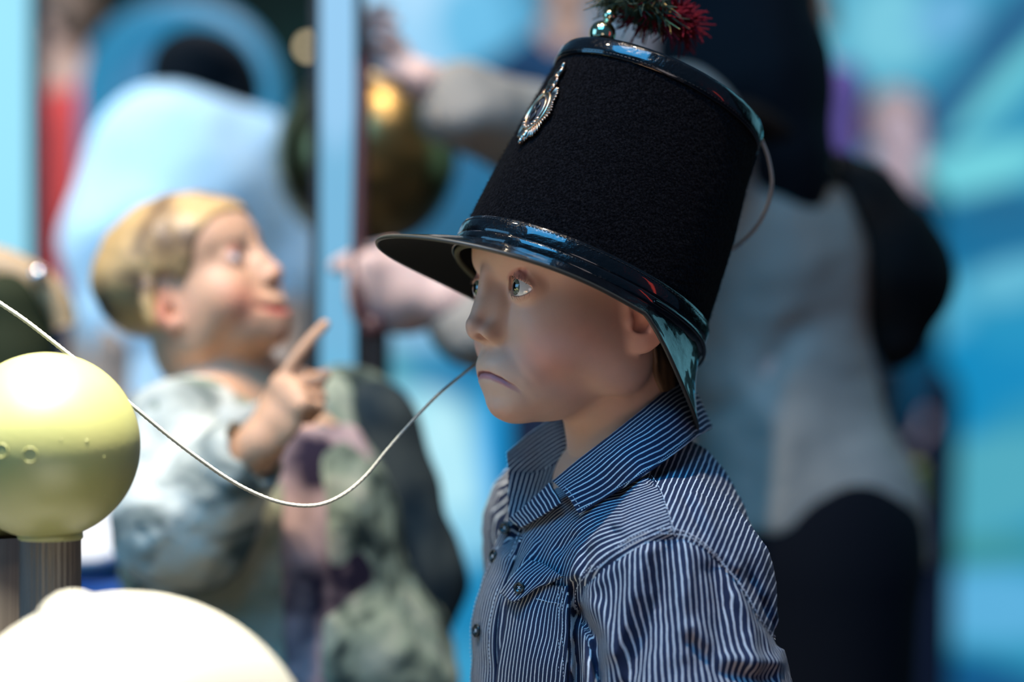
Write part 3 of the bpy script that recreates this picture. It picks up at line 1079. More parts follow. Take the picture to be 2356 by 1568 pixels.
# sweatband inside
ts = np.linspace(0, 2 * np.pi, 160, endpoint=False)
us2 = np.linspace(-9, 26, 8)
a_, b_ = crown_r(us2)
P = np.stack([np.outer(np.cos(ts), a_ - 4.5), np.outer(np.sin(ts), b_ - 4.5), np.outer(np.ones(160), us2)], -1).reshape(-1, 3)
link('sweatband', np_mesh('sweatband', to_world(P, HC, HA), grid_faces(160, 8, closed_u=True)), m_under, hat)
a0, b0 = crown_r(-9)
P = H((a0 - 3.0) * np.cos(np.append(ts, ts[:1])), (b0 - 3.0) * np.sin(np.append(ts, ts[:1])), np.full(161, -9.5))
tube('sweatband_edge', P, 2.0, m_sweat, hat, n=10, closed_ends=False)

# thin strap running behind over the neck flap and the slack cord behind the crown
a0, b0 = crown_r(-3)
tq = np.radians(np.linspace(95, 188, 30))
off = 4.0 + 6.0 * np.clip((np.degrees(tq) - 140) / 48, 0, 1) ** 2
Pq = H((a0 + off) * np.cos(tq), (b0 + off) * np.sin(tq), -3 - 12 * np.clip((np.degrees(tq) - 120) / 68, 0, 1) ** 1.5)
tube('back_strap', Pq, 1.5, m_patent, hat, n=8)
m_cord_clear = mat('slack_cord', (0.30, 0.31, 0.29), 0.35)
loop = [W(1752, 322, 1775), W(1768, 365, 1782), W(1776, 420, 1790), W(1765, 475, 1800), W(1738, 525, 1812), W(1700, 562, 1820), W(1672, 580, 1822), W(1640, 600, 1818)]
tube('slack_cord', loop, 1.5, m_cord_clear, hat, n=10, smoothn=8)

# gilt ball and socket of the plume
m_gilt = mat('gilt_metal', (0.70, 0.62, 0.38), 0.14, 1.0)
pf = 64.0
prof = [(0.1, 0), (7.5, 0), (8.2, 1.2), (5, 2.2), (4.2, 3.0)] + [(9.6 * math.sin(t) + 0.0, 12.3 - 9.6 * math.cos(t)) for t in np.linspace(0.45, math.pi - 0.4, 24)] + [(3.2, 21.8), (3.0, 22.6)] + [(5.0 * math.sin(t), 27 - 5.0 * math.cos(t)) for t in np.linspace(0.6, math.pi - 0.6, 14)] + [(2.2, 32), (2.2, 38), (0.1, 38)]
revolve('plume_holder', prof, H(pf, 0, HH), m_gilt, hat, n=64, axis=HA)
# plume: tuft of dark green and gold threads with red wool
m_tg = mat('tuft_green', (0.016, 0.035, 0.014), 0.7)
m_tr = mat('tuft_red', (0.16, 0.005, 0.012), 0.8)
m_tgold = mat('tuft_gold', (0.42, 0.27, 0.09), 0.35, 0.6)


def tuft(name, m, cnt, c, spread, L, r, seed, zlo=-0.6):
    R_ = np.random.RandomState(seed)
    parts = []
    for i in range(cnt):
        d = R_.randn(3)
        d /= np.linalg.norm(d)
        if d[2] < zlo:
            d[2] = -d[2] * 0.3
        p0 = c + d * spread * R_.rand() * np.array([1, 1, 0.6])
        ax = R_.randn(3) * 0.6 + d
        p1 = p0 + ax * L * 0.5
        p2 = p1 + (ax + R_.randn(3) * 0.7 + np.array([0, 0, -0.3])) * L * 0.5
        V, F = tube('', np.array([to_world(x, HC, HA) for x in (p0, p1, p2)]), [r, r * 0.9, r * 0.5], None, n=5, smoothn=3, ret=True)
        parts.append((V, F))
    V, F = join_polys(parts)
    return link(name, np_mesh(name, V, F), m, plume)


plume = link('plume', np_mesh('plume', *mesh_sdf(lambda p: ell(to_local(p, HC, HA), (pf - 16, 5, HH + 48), (26, 22, 15)) + 1.4 * vnoise(p, 5, 61), H(pf - 16, 5, HH + 48) - 42, H(pf - 16, 5, HH + 48) + 42, 1.5)), m_tg, hat)
tuft('gold_thread', m_tgold, 160, np.array([pf - 16, 6, HH + 46]), 24, 9, 0.5, 71)
tuft('red_wool', m_tr, 420, np.array([pf - 26, 8, HH + 44]), 14, 11, 0.9, 72)
tuft('red_wool', m_tr, 380, np.array([pf - 52, 4, HH + 50]), 9, 10, 0.9, 74)
tuft('green_thread', m_tg, 900, np.array([pf - 12, 5, HH + 45]), 26, 9, 0.6, 73)

# ---- metal badge on the front: star of rays, ringed oval with a numeral, crest on top
m_badge = mat('badge_metal', (0.42, 0.33, 0.26), 0.30, 1.0)
noise_color(m_badge, (0.10, 0.075, 0.07), (0.50, 0.36, 0.26), 160, 0.35, 0.65)
m_badge_field = mat('badge_field', (0.10, 0.10, 0.12), 0.42, 0.7)
m_badge_ring = mat('badge_ring', (0.58, 0.42, 0.27), 0.30, 1.0)
m_num = mat('badge_numeral', (0.012, 0.012, 0.012), 0.4)
BU = 98.0                       # height of the badge centre up the crown
BT = math.radians(5)


def on_crown(x, z, lift):
    """badge coordinates (x toward the near side, z up) -> world, following the crown"""
    x, z, lift = np.broadcast_arrays(np.asarray(x, float), np.asarray(z, float), np.asarray(lift, float))
    x, z = x * 0.87, z * 0.87
    a, b = crown_r(BU + z)
    flat = 0.55
    t = BT + x / (b * 1.15)
    f = a * np.cos(t) * flat + a * (1 - flat)
    p = np.stack([f + 1.4 + lift, b * np.sin(t), BU + z], -1)
    return to_world(p, HC, HA)


def badge_dome(name, rx, rz, z0, lift, h, m, nr=10, nt_=72):
    r_ = np.linspace(0, 1, nr)
    t_ = np.linspace(0, 2 * np.pi, nt_, endpoint=False)
    Rr, Tt = np.meshgrid(r_, t_, indexing='ij')
    V = on_crown((rx * Rr * np.cos(Tt)).ravel(), (z0 + rz * Rr * np.sin(Tt)).ravel(), (lift + h * (1 - Rr ** 2)).ravel())
    return link(name, np_mesh(name, V, grid_faces(nr, nt_, closed_v=True)), m, badge)


def badge_ring(name, rx, rz, z0, lift, r, m):
    t_ = np.linspace(0, 2 * np.pi, 73)
    return tube(name, on_crown(rx * np.cos(t_), z0 + rz * np.sin(t_), np.full(73, lift)), r, m, badge, n=8, closed_ends=False)


parts = []
NR = 56
for i in range(NR):
    t = 2 * math.pi * (i + 0.5) / NR
    k = abs(((t / (math.pi / 4)) % 1) - 0.5) * 2          # eight-pointed outline
    Lr = 21.5 + 4.0 * k + (2.0 if abs(math.sin(t)) > 0.8 else 0)
    if math.sin(t) > 0.88:
        Lr = 18
    c_, s_ = math.cos(t), math.sin(t)
    rs = np.array([12.0, 15, Lr - 1.6, Lr])
    V, F = tube('', on_crown(c_ * rs * 0.86, s_ * rs * 1.12, np.array([0.6, 0.7, 0.5, 0.2])), [0.85, 1.0, 1.05, 0.35], None, n=6, smoothn=2, ret=True)
    parts.append((V, F))
V, F = join_polys(parts)
badge = link('badge', np_mesh('badge', V, F), m_badge, hat)
badge_dome('badge_field', 13.6, 17.6, 0, 1.0, 1.6, m_badge_field)
badge_ring('badge_ring', 14.2, 18.3, 0, 1.5, 1.15, m_badge_ring)
badge_ring('badge_ring', 10.4, 14.0, 0, 2.2, 0.6, m_badge_ring)
# garland at the foot of the ring and crest above it
parts = []
for i in range(9):
    t = math.radians(-90 + (i - 4) * 15)
    p = on_crown(12.3 * math.cos(t), 16.2 * math.sin(t), 2.0)
    parts.append(mesh_sdf(lambda q, p=p: ell(q, p, (2.2, 2.2, 1.8)), p - 4, p + 4, 0.5, coarse=2))
crest = [(0, 24.0, 5.8, 2.6), (-3, 29.5, 3.6, 4.2), (3, 29.5, 3.6, 4.2), (0, 31.0, 3.4, 4.8), (0, 36.5, 3.4, 3.2), (-2.8, 39.5, 2.2, 3.2), (2.6, 40, 2.2, 3.0), (0, 43.5, 2.4, 3.0), (1.5, 46.5, 1.5, 2.0), (0, 20.0, 4.0, 2.6)]
foot = [(0, -21, 3.4, 3.0), (0, -24.5, 3.2, 2.4), (0, -28.5, 1.8, 3.0)]
cps = [(on_crown(x, z, 1.2), rx, rz) for x, z, rx, rz in crest]


def crest_fn(q):
    d = None
    for c, rx, rz in cps:
        l = to_local(q, c, HA)
        e = ell(l, (0, 0, 0), (2.0, rx, rz))
        d = e if d is None else smin(d, e, 1.2)
    return d + 0.25 * vnoise(q, 1.6, 77)


link('badge_garland', np_mesh('badge_garland', *join_polys(parts)), m_badge, badge)
for nm_, cl_ in (('badge_crest', crest), ('badge_foot', foot)):
    cps = [(on_crown(x, z, 1.2), rx, rz) for x, z, rx, rz in cl_]
    lo_, hi_ = bounds([c for c, _, _ in cps], 8)
    link(nm_, np_mesh(nm_, *mesh_sdf(crest_fn, lo_, hi_, 0.5, coarse=4)), m_badge, badge)
# numeral 8
for z0, rx, rz in ((4.3, 3.2, 3.7), (-4.3, 3.9, 4.6)):
    t_ = np.linspace(0, 2 * np.pi, 37)
    tube('badge_numeral', on_crown(rx * np.cos(t_), z0 + rz * np.sin(t_), np.full(37, 3.0)), 0.9, m_num, badge, n=8, closed_ends=False)

# ================================================================== striped shirt
def proj(p):
    """photo pixel of world points (mm)"""
    return np.stack([FPX / 2 + p[:, 0] / (KPX * p[:, 1]), FPY / 2 - (p[:, 2] - CAM_Z * 1000) / (KPX * p[:, 1])], 1)


def dline(q, pts):
    d = None
    for a, b in zip(pts[:-1], pts[1:]):
        a, b = np.array(a, float), np.array(b, float)
        ab = b - a
        t = np.clip(((q - a) @ ab) / (ab @ ab), 0, 1)
        e = np.hypot(*(q - a - t[:, None] * ab).T)
        d = e if d is None else np.minimum(d, e)
    return d


def inpoly(q, poly):
    x, y = q[:, 0], q[:, 1]
    c = np.zeros(len(q), bool)
    n_ = len(poly)
    for i in range(n_):
        x1, y1 = poly[i]
        x2, y2 = poly[(i + 1) % n_]
        c ^= ((y1 > y) != (y2 > y)) & (x < (x2 - x1) * (y - y1) / (y2 - y1 + 1e-9) + x1)
    return c


def stripe_mat(name, navy=(0.013, 0.022, 0.055), white=(0.56, 0.60, 0.62), pitch=3.7):
    m = mat(name, navy, 0.85)
    b = bsdf(m)
    b.inputs['Sheen Weight'].default_value = 0.02
    b.inputs['Specular IOR Level'].default_value = 0.2
    at = nd(m, 'ShaderNodeAttribute', attribute_name='sc')
    tc = nd(m, 'ShaderNodeTexCoord')
    n = nd(m, 'ShaderNodeTexNoise', i_Scale=35.0, i_Detail=2)
    lk(m, tc.outputs['Object'], n.inputs['Vector'])
    wob = nd(m, 'ShaderNodeMath', operation='MULTIPLY_ADD')
    wob.inputs[1].default_value = 1.4
    lk(m, n.outputs['Fac'], wob.inputs[0])
    lk(m, at.outputs['Fac'], wob.inputs[2])
    nw = nd(m, 'ShaderNodeTexNoise', i_Scale=110.0, i_Detail=1)
    lk(m, tc.outputs['Object'], nw.inputs['Vector'])
    wob2 = nd(m, 'ShaderNodeMath', operation='MULTIPLY_ADD')
    wob2.inputs[1].default_value = 0.8
    lk(m, nw.outputs['Fac'], wob2.inputs[0])
    lk(m, wob.outputs[0], wob2.inputs[2])
    wob = wob2
    dv = nd(m, 'ShaderNodeMath', operation='DIVIDE')
    dv.inputs[1].default_value = pitch
    lk(m, wob.outputs[0], dv.inputs[0])
    pp = nd(m, 'ShaderNodeMath', operation='PINGPONG')
    pp.inputs[1].default_value = 0.5
    lk(m, dv.outputs[0], pp.inputs[0])
    # fine weave noise frays the stripe edges
    n2 = nd(m, 'ShaderNodeTexNoise', i_Scale=1300.0, i_Detail=1)
    lk(m, tc.outputs['Object'], n2.inputs['Vector'])
    a2 = nd(m, 'ShaderNodeMath', operation='MULTIPLY_ADD')
    a2.inputs[1].default_value = 0.10
    lk(m, n2.outputs['Fac'], a2.inputs[0])
    lk(m, pp.outputs[0], a2.inputs[2])
    r = nd(m, 'ShaderNodeMapRange', interpolation_type='SMOOTHSTEP')
    r.inputs[1].default_value = 0.395
    r.inputs[2].default_value = 0.465
    lk(m, a2.outputs[0], r.inputs[0])
    mx = nd(m, 'ShaderNodeMix', data_type='RGBA')
    mx.inputs[6].default_value = (*navy, 1)
    mx.inputs[7].default_value = (*white, 1)
    lk(m, r.outputs[0], mx.inputs[0])
    lk(m, mx.outputs[2], b.inputs['Base Color'])
    b1 = bump(m, 1600, 0.5, 0.0004, 2)
    bump(m, 130, 0.35, 0.0016, 3, prev=b1)
    return m


m_stripe = stripe_mat('striped_cotton')
m_seam = mat('pale_stitching', (0.50, 0.54, 0.60), 0.8)
m_button = mat('dark_button', (0.010, 0.016, 0.018), 0.22)

SEAM_ARM = [(1790, 1480), (1750, 1430), (1690, 1330), (1620, 1262), (1555, 1235), (1480, 1250), (1400, 1300), (1342, 1350), (1332, 1410), (1352, 1480), (1380, 1570), (1395, 1700)]
SEAM_SH = [(1488, 1085), (1522, 1135), (1555, 1235)]
FOLDS = [  # (polyline in the photograph, half width px, height mm) ; negative height: a valley
    ([(1541, 1256), (1524, 1369), (1462, 1518), (1440, 1600)], 24, -4.0),
    ([(1588, 1262), (1571, 1400), (1575, 1500)], 26, 3.0),
    ([(1480, 1275), (1450, 1380), (1410, 1500)], 22, 3.0),
    ([(1640, 1310), (1660, 1400), (1650, 1500)], 22, -3.0),
    ([(1700, 1370), (1730, 1450), (1735, 1530)], 18, 2.5),
    ([(1336, 1405), (1372, 1470), (1384, 1600)], 12, -5.0),
    ([(1380, 1400), (1400, 1460), (1430, 1560)], 18, 2.5),
    ([(1600, 1440), (1660, 1510), (1790, 1522)], 16, 3.0),
    ([(1590, 1480), (1650, 1550), (1770, 1560)], 14, -3.0),
    ([(1486, 1104), (1422, 1190), (1333, 1262), (1316, 1330)], 16, 2.6),
    ([(1450, 1110), (1380, 1200), (1290, 1262)], 14, -2.2),
    ([(1322, 1340), (1328, 1460), (1330, 1590)], 11, -4.0),
    ([(1400, 1210), (1440, 1245)], 9, -1.4),
    ([(1600, 1140), (1650, 1230), (1700, 1300)], 13, 1.8),
    ([(1575, 1150), (1620, 1230)], 10, -1.5),
    ([(1725, 1330), (1770, 1420), (1792, 1480)], 10, -2.5),
    ([(1180, 1420), (1170, 1560)], 10, -1.5),
    ([(1230, 1250), (1180, 1330)], 9, 1.2),
    ([(1660, 1270), (1700, 1310)], 6, 1.0), ([(1680, 1262), (1722, 1312)], 6, -1.0),
]
shirt_prims = [('e', T(-2, 0, -24), (96, 108, 112), TA.T), ('c', T(3, 0, -60), T(6, 0, -330), 96, 110),
               ('c', NB + np.array([12, 0, -38]), SH_N, 60, 58), ('c', NB + np.array([8, 0, -34]), SH_F, 38, 53),
               ('c', NB + np.array([32, -8, 2]), NB + np.array([38, -30, -60]), 21, 40), ('c', NB + np.array([20, -34, -14]), SH_N, 26, 46),
               ('c', SH_N, EL_N, 63, 77, 26), ('c', SH_F, EL_F, 56, 60, 26),
               ('e', T(-46, -10, 0), (52, 86, 88), TA.T)]
_base = prims_fn(shirt_prims, 30)


def shirt_fn(p):
    d = _base(p)
    q = proj(p)
    near = np.clip((1770 - p[:, 1]) / 40.0, 0, 1)
    for pl, w, h in FOLDS:
        d = d - 1.7 * h * near * np.exp(-(dline(q, pl) / w) ** 2)
    s1 = dline(q, SEAM_ARM)
    s2 = dline(q, SEAM_SH)
    d = d + near * (1.6 * np.exp(-(s1 / 4.5) ** 2) - 0.9 * np.exp(-((s1 - 16) / 9.0) ** 2) + 0.8 * np.exp(-(s2 / 4) ** 2))
    # crumples along the armhole
    d = d + near * 0.9 * np.exp(-(s1 / 38.0) ** 2) * vnoise(p * np.array([1, 1, 1], np.float32), 9.0, 81)
    d = d + 2.2 * vnoise(p * np.array([1.2, 1.2, 0.5], np.float32), 30, 82) + 1.5 * vnoise(p * np.array([1.3, 1.3, 0.6], np.float32), 13, 83) + 0.7 * vnoise(p, 7, 84)
    # neck opening
    d = smax(d, -cap(p, NB + np.array([0, 0, -22]), NB + np.array([-30, -10, 60]), 46, 48), 3)
    # open front notch below the throat
    d = smax(d, -cap(p, NB + np.array([-44, 2, 4]), NB + np.array([-82, -14, -42]), 27, 11), 4)
    # hem and cuffs
    d = smax(d, (560 - p[:, 2]), 3)
    ax = (EL_N - SH_N) / np.linalg.norm(EL_N - SH_N)
    return d


lo, hi = (TO[0] - 230, TO[1] - 230, 540), (TO[0] + 210, TO[1] + 230, BO[2] - 70)
Vs, Fs = mesh_sdf(shirt_fn, lo, hi, 2.0, coarse=4, slack=1.9, smooth=2)
SHIRT_BVH = BVHTree.FromPolygons([tuple(v) for v in Vs], [tuple(f) for f in Fs])
cen = Vs[Fs].mean(1)
qc = proj(cen)
nearf = cen[:, 1] < 1775
sleeve_poly = SEAM_ARM + [(1395, 2600), (2400, 2600), (2400, 1480)]
m_sl = inpoly(qc, sleeve_poly) & (cen[:, 1] < 1745)
yoke_poly = SEAM_SH + [(1620, 1262), (1690, 1330), (1750, 1430), (1790, 1480), (1900, 1480), (1900, 900), (1488, 900)]
m_yk = inpoly(qc, yoke_poly) & ~m_sl
fl = (cen - TO) @ TA.T
m_fs = (~m_sl) & (fl[:, 1] < -100) & (fl[:, 2] < 60)
m_bd = ~(m_sl | m_yk | m_fs)


def sub(mask):
    f = Fs[mask]
    u, inv = np.unique(f, return_inverse=True)
    return Vs[u], inv.reshape(f.shape)


def arc_about(V, a, b, R_):
    ax = (b - a) / np.linalg.norm(b - a)
    e1 = np.cross(ax, [1.0, 0, 0])
    e1 /= np.linalg.norm(e1)
    e2 = np.cross(ax, e1)
    w = V - a
    # seam of the angle on the hidden side
    return R_ * np.arctan2(w @ e2, -(w @ e1) * np.sign(e1[1]) * 1.0)


def sc_body(V):
    l = (V - TO) @ TA.T
    phi = np.arctan2(l[:, 0], l[:, 1])
    q = proj(V)
    v = np.clip(1370 - q[:, 1], 0, 400)
    near = np.clip((1790 - V[:, 1]) / 60, 0, 1)
    a = 0.0016 + 0.0030 * np.clip((q[:, 0] - 1210) / 220, 0, 1)
    sh = a * v ** 2 * 0.30
    return 98 * phi + sh * near


def sc_yoke(V):
    q = proj(V)
    return (q[:, 0] + 0.42 * q[:, 1]) * 0.262


def sc_arm_n(V):
    w = V - SH_N
    ax = (EL_N - SH_N) / np.linalg.norm(EL_N - SH_N)
    e1 = np.array([1.0, 0, 0]) - ax * ax[0]
    e1 /= np.linalg.norm(e1)
    e2 = np.cross(ax, e1)
    return 60 * np.arctan2(w @ e1, -(w @ e2) * np.sign(e2[1])) + 0.035 * (w @ ax)


def sc_arm_f(V):
    w = V - SH_F
    return 58 * np.arctan2(w[:, 0], -w[:, 1])


# shirt body is the part all other shirt pieces hang from
Vp, Fp = sub(m_bd)
shirt = link('shirt', np_mesh('shirt', Vp, Fp, attrs={'sc': sc_body(Vp)}), m_stripe, boy)
for nm, mk, fn in (('sleeve', m_sl, sc_arm_n), ('sleeve', m_fs, sc_arm_f), ('yoke', m_yk, sc_yoke)):
    Vp, Fp = sub(mk)
    link(nm, np_mesh(nm, Vp, Fp, attrs={'sc': fn(Vp)}), m_stripe, shirt)


def on_shirt(px, py, lift=1.0, default=1690.0):
    """point of the shirt's surface seen at that pixel, lifted toward the viewer"""
    o = Vector((0, 0, CAM_Z * 1000))
    t = Vector(W(px, py, 1000.0)) - o
    t.normalize()
    hit = SHIRT_BVH.ray_cast(o, t)
    if hit[0] is None:
        return W(px, py, default), np.array([0, -1, 0.0])
    nr_ = np.array(hit[1])
    if nr_ @ np.array(t) > 0:
        nr_ = -nr_
    return np.array(hit[0]) + nr_ * lift, nr_


def sheet(name, ctrl, m, parent, nu=10, nv=10, thick=1.4, stripe='row', noise=0.0, seed=0, sc0=0.0):
    """thick cloth sheet through a grid of control points (rows x cols x 3)"""
    C_ = np.asarray(ctrl, float)
    rows = np.stack([catmull(C_[i], nu) for i in range(len(C_))])
    G_ = np.stack([catmull(rows[:, j], nv) for j in range(rows.shape[1])], 1)     # (R, Ccols, 3)
    nr_, nc_ = G_.shape[:2]
    if noise:
        G_ = G_ + (noise * vnoise(G_.reshape(-1, 3).astype(np.float32), 10, seed)).reshape(nr_, nc_, 1) * np.array([0.3, -1, 0.2])
    a = np.gradient(G_, axis=0)
    b = np.gradient(G_, axis=1)
    N_ = np.cross(a, b)
    N_ /= np.linalg.norm(N_, axis=2)[..., None] + 1e-9
    if N_[..., 1].mean() > 0:
        N_ = -N_
    lr = np.cumsum(np.linalg.norm(np.diff(G_, axis=0, prepend=G_[:1]), axis=2), 0)
    lc = np.cumsum(np.linalg.norm(np.diff(G_, axis=1, prepend=G_[:, :1]), axis=2), 1)
    sc = (lr if stripe == 'row' else lc) + sc0
    top_, bot_ = (G_ + N_ * thick * 0.5).reshape(-1, 3), (G_ - N_ * thick * 0.5).reshape(-1, 3)
    F_ = grid_faces(nr_, nc_)
    k = nr_ * nc_
    rim = np.concatenate([np.arange(nc_ - 1), nc_ * np.arange(1, nr_) - 1, k - 1 - np.arange(nc_ - 1), nc_ * np.arange(nr_ - 1, 0, -1)])
    rim2 = np.roll(rim, -1)
    Fr = np.stack([rim, rim2, rim2 + k, rim + k], 1)
    V_ = np.vstack([top_, bot_])
    Fa = np.vstack([F_, F_[:, ::-1] + k, Fr])
    s_ = sc.reshape(-1)
    return link(name, np_mesh(name, V_, Fa, attrs={'sc': np.concatenate([s_, s_])}), m, parent), G_


# ---- collar, near leaf, wrapping round the back of the neck to the far side
top_r = [W(1272, 1108, 1706), W(1332, 1058, 1699), W(1400, 1006, 1697), W(1470, 950, 1706), W(1532, 898, 1728), W(1575, 868, 1768), W(1545, 890, 1806), W(1470, 930, 1818)]
bot_r = [on_shirt(1342, 1189, lift=4.0)[0], on_shirt(1412, 1147, lift=4.0)[0], W(1484, 1092, 1668), W(1548, 1048, 1686)] + [W(1598, 1008, 1712), W(1636, 985, 1762), W(1620, 990, 1822), W(1540, 1020, 1850)]
mid_r = [0.5 * (a_ + b_) + np.array([0, -7.0, 3.0]) for a_, b_ in zip(top_r, bot_r)]
collar, CG = sheet('collar', [top_r, mid_r, bot_r], m_stripe, shirt, nu=14, nv=16, thick=2.0, stripe='row', noise=0.5, seed=91, sc0=0.9)
# far leaf and the standing band below it
cf, _ = sheet('collar', [[W(1330, 968, 1800), W(1284, 962, 1792), W(1225, 992, 1790), W(1165, 1042, 1784)],
                         [W(1340, 1010, 1790), W(1302, 1008, 1776), W(1240, 1045, 1776), W(1168, 1072, 1776)],
                         [W(1330, 1060, 1770), W(1297, 1060, 1764), W(1240, 1098, 1768), W(1180, 1102, 1772)]], m_stripe, shirt, thick=2.0, stripe='row', noise=0.4, seed=92)
sheet('collar_stand', [[W(1300, 1050, 1766), W(1240, 1085, 1768), W(1170, 1086, 1772)],
                       [W(1285, 1095, 1752), W(1232, 1130, 1756), W(1170, 1140, 1762)],
                       [W(1262, 1140, 1738), W(1224, 1176, 1742), W(1171, 1196, 1750)]], m_stripe, shirt, thick=1.8, stripe='col', noise=0.4, seed=93)
sheet('collar_stand', [[W(1266, 1110, 1712), W(1278, 1132, 1704), W(1292, 1156, 1696)],
                       [W(1222, 1152, 1722), W(1232, 1168, 1714), W(1248, 1186, 1706)],
                       [W(1172, 1194, 1736), W(1184, 1204, 1730), W(1200, 1214, 1722)]], m_stripe, shirt, thick=1.8, stripe='row', noise=1.3, seed=94)


def thread(name, pts, parent, lift=1.4, pitch=7.5, L=5.0, r=0.42, m=m_seam, dashed=True, fn=None):
    """a line of stitches lying on the cloth along pixels of the photograph"""
    P_ = catmull(np.array(pts, float), 12)
    s_ = np.concatenate([[0], np.cumsum(np.hypot(*np.diff(P_, axis=0).T))])
    parts_ = []
    t_ = 0.0
    while t_ + L < s_[-1]:
        q_ = [np.array([np.interp(t_ + k * L / 2, s_, P_[:, 0]), np.interp(t_ + k * L / 2, s_, P_[:, 1])]) for k in range(3)]
        w_ = np.array([(fn or (lambda a, b: on_shirt(a, b, lift)[0]))(*a) for a in q_])
        if np.abs(np.diff(w_[:, 1])).max() < 6:
            parts_.append(tube('', w_, [r * 0.6, r, r * 0.6], None, n=5, ret=True))
        t_ += pitch
    V_, F_ = join_polys(parts_)
    return link(name, np_mesh(name, V_, F_), m, parent)


thread('seam_stitching', [(p_[0] - 6, p_[1] - 9) for p_ in SEAM_ARM[:9]], shirt)
thread('seam_stitching', [(p_[0] - 10, p_[1] - 18) for p_ in SEAM_ARM[1:8]], shirt)
thread('seam_stitching', SEAM_SH, shirt)


def on_sheet(G_, u, v, lift=1.6):
    """point of a sheet grid at u (columns), v (rows) in 0..1"""
    R_, C__ = G_.shape[:2]
    a_, b_ = v * (R_ - 1), u * (C__ - 1)
    i, j = int(min(a_, R_ - 2)), int(min(b_, C__ - 2))
    fa, fb = a_ - i, b_ - j
    p_ = (G_[i, j] * (1 - fa) + G_[i + 1, j] * fa) * (1 - fb) + (G_[i, j + 1] * (1 - fa) + G_[i + 1, j + 1] * fa) * fb
    return p_ + np.array([0, -lift, 0])


cparts = []
for i in range(18):
    u0, v0 = 0.016, 0.03 + i * 0.053
    cparts.append(tube('', np.array([on_sheet(CG, u0, v0 + k * 0.017) for k in range(3)]), [0.25, 0.4, 0.25], None, n=5, ret=True))
for i in range(60):
    cparts.append(tube('', np.array([on_sheet(CG, 0.016 + i * 0.0095 + k * 0.003, 0.94) for k in range(3)]), [0.25, 0.4, 0.25], None, n=5, ret=True))
link('collar_stitching', np_mesh('collar_stitching', *join_polys(cparts)), m_seam, collar)


# ---- placket down the front, in cylinder coordinates about the chest
def on_torso(phi, u, lift=1.0):
    a_ = math.radians(phi)
    d_ = TA[0] * math.sin(a_) + TA[1] * math.cos(a_)
    o_ = TO + TA[2] * u
    hit = SHIRT_BVH.ray_cast(Vector(o_ + d_ * 400), Vector(-d_))
    return np.array(hit[0]) + d_ * lift if hit[0] is not None else o_ + d_ * 105


us_ = np.linspace(48, -150, 16)
pl_ctrl = [[on_torso(f_, u_, 0.9) for f_ in (98, 90, 82, 74)] for u_ in us_]
placket, PG = sheet('placket', pl_ctrl, m_stripe, shirt, nu=4, nv=4, thick=1.8, stripe='col', sc0=0.6)
cp = []
for f_ in (95.5, 76.5):
    cp = []
    for u_ in np.arange(46, -148, -3.0):
        cp.append(tube('', np.array([on_torso(f_, u_ - k, 3.3) for k in range(3)]), [0.2, 0.36, 0.2], None, n=5, ret=True))
    link('placket_stitching', np_mesh('placket_stitching', *join_polys(cp)), m_seam, placket)


def button(c, nrm, parent, r=5.2):
    nrm = nrm / np.linalg.norm(nrm)
    A_ = frame(nrm)
    ax = np.stack([A_[1], A_[2], A_[0]])
    prof = [(0.05, 1.3), (1.8, 1.3), (2.4, 1.5), (3.4, 2.3), (4.4, 2.5), (5.2, 1.9), (5.3, 0.9), (4.6, 0.1), (0.05, 0.0)]
    b = revolve('button', [(a * r / 5.3, z) for a, z in prof], c, m_button, parent, n=40, axis=ax)
    pr = []
    for dx, dy in ((1, 1), (-1, -1)):
        p0 = c + (A_[1] * dx + A_[2] * dy) * 0.9 + nrm * 1.5
        p1 = c - (A_[1] * dx - A_[2] * dy) * 0.9 * 0.2 + nrm * 1.9
        pr.append(tube('', np.array([p0, p1, c + (A_[1] * -dx + A_[2] * dy) * 0.9 + nrm * 1.5]), 0.35, None, n=5, ret=True))
    link('button_thread', np_mesh('button_thread', *join_polys(pr)), m_seam, b)
    return b


def torso_at_px(px, py, lo_=40, hi_=110):
    """phi, u of the visible shirt point nearest a pixel (search)"""
    best = None
    for f_ in np.arange(lo_, hi_, 2.0):
        for u_ in np.arange(70, -110, -4.0):
            w_ = on_torso(f_, u_)
            e = np.abs(proj(w_[None])[0] - (px, py)).sum()
            if best is None or e < best[0]:
                best = (e, f_, u_)
    return best[1:]


for bx, by, rr_ in ((1115, 1270, 5.0), (1106, 1446, 5.0)):
    f_, u_ = torso_at_px(bx, by, 60, 96)
    a_ = math.radians(min(f_, 80))
    button(on_torso(f_, u_, 2.6), TA[0] * math.sin(a_) + TA[1] * math.cos(a_) + np.array([0, 0, 0.1]), placket, rr_)
w_, n_ = on_shirt(1170, 1218, 3.0)
button(w_, np.array([-0.6, -0.75, 0.15]), shirt, 4.7)

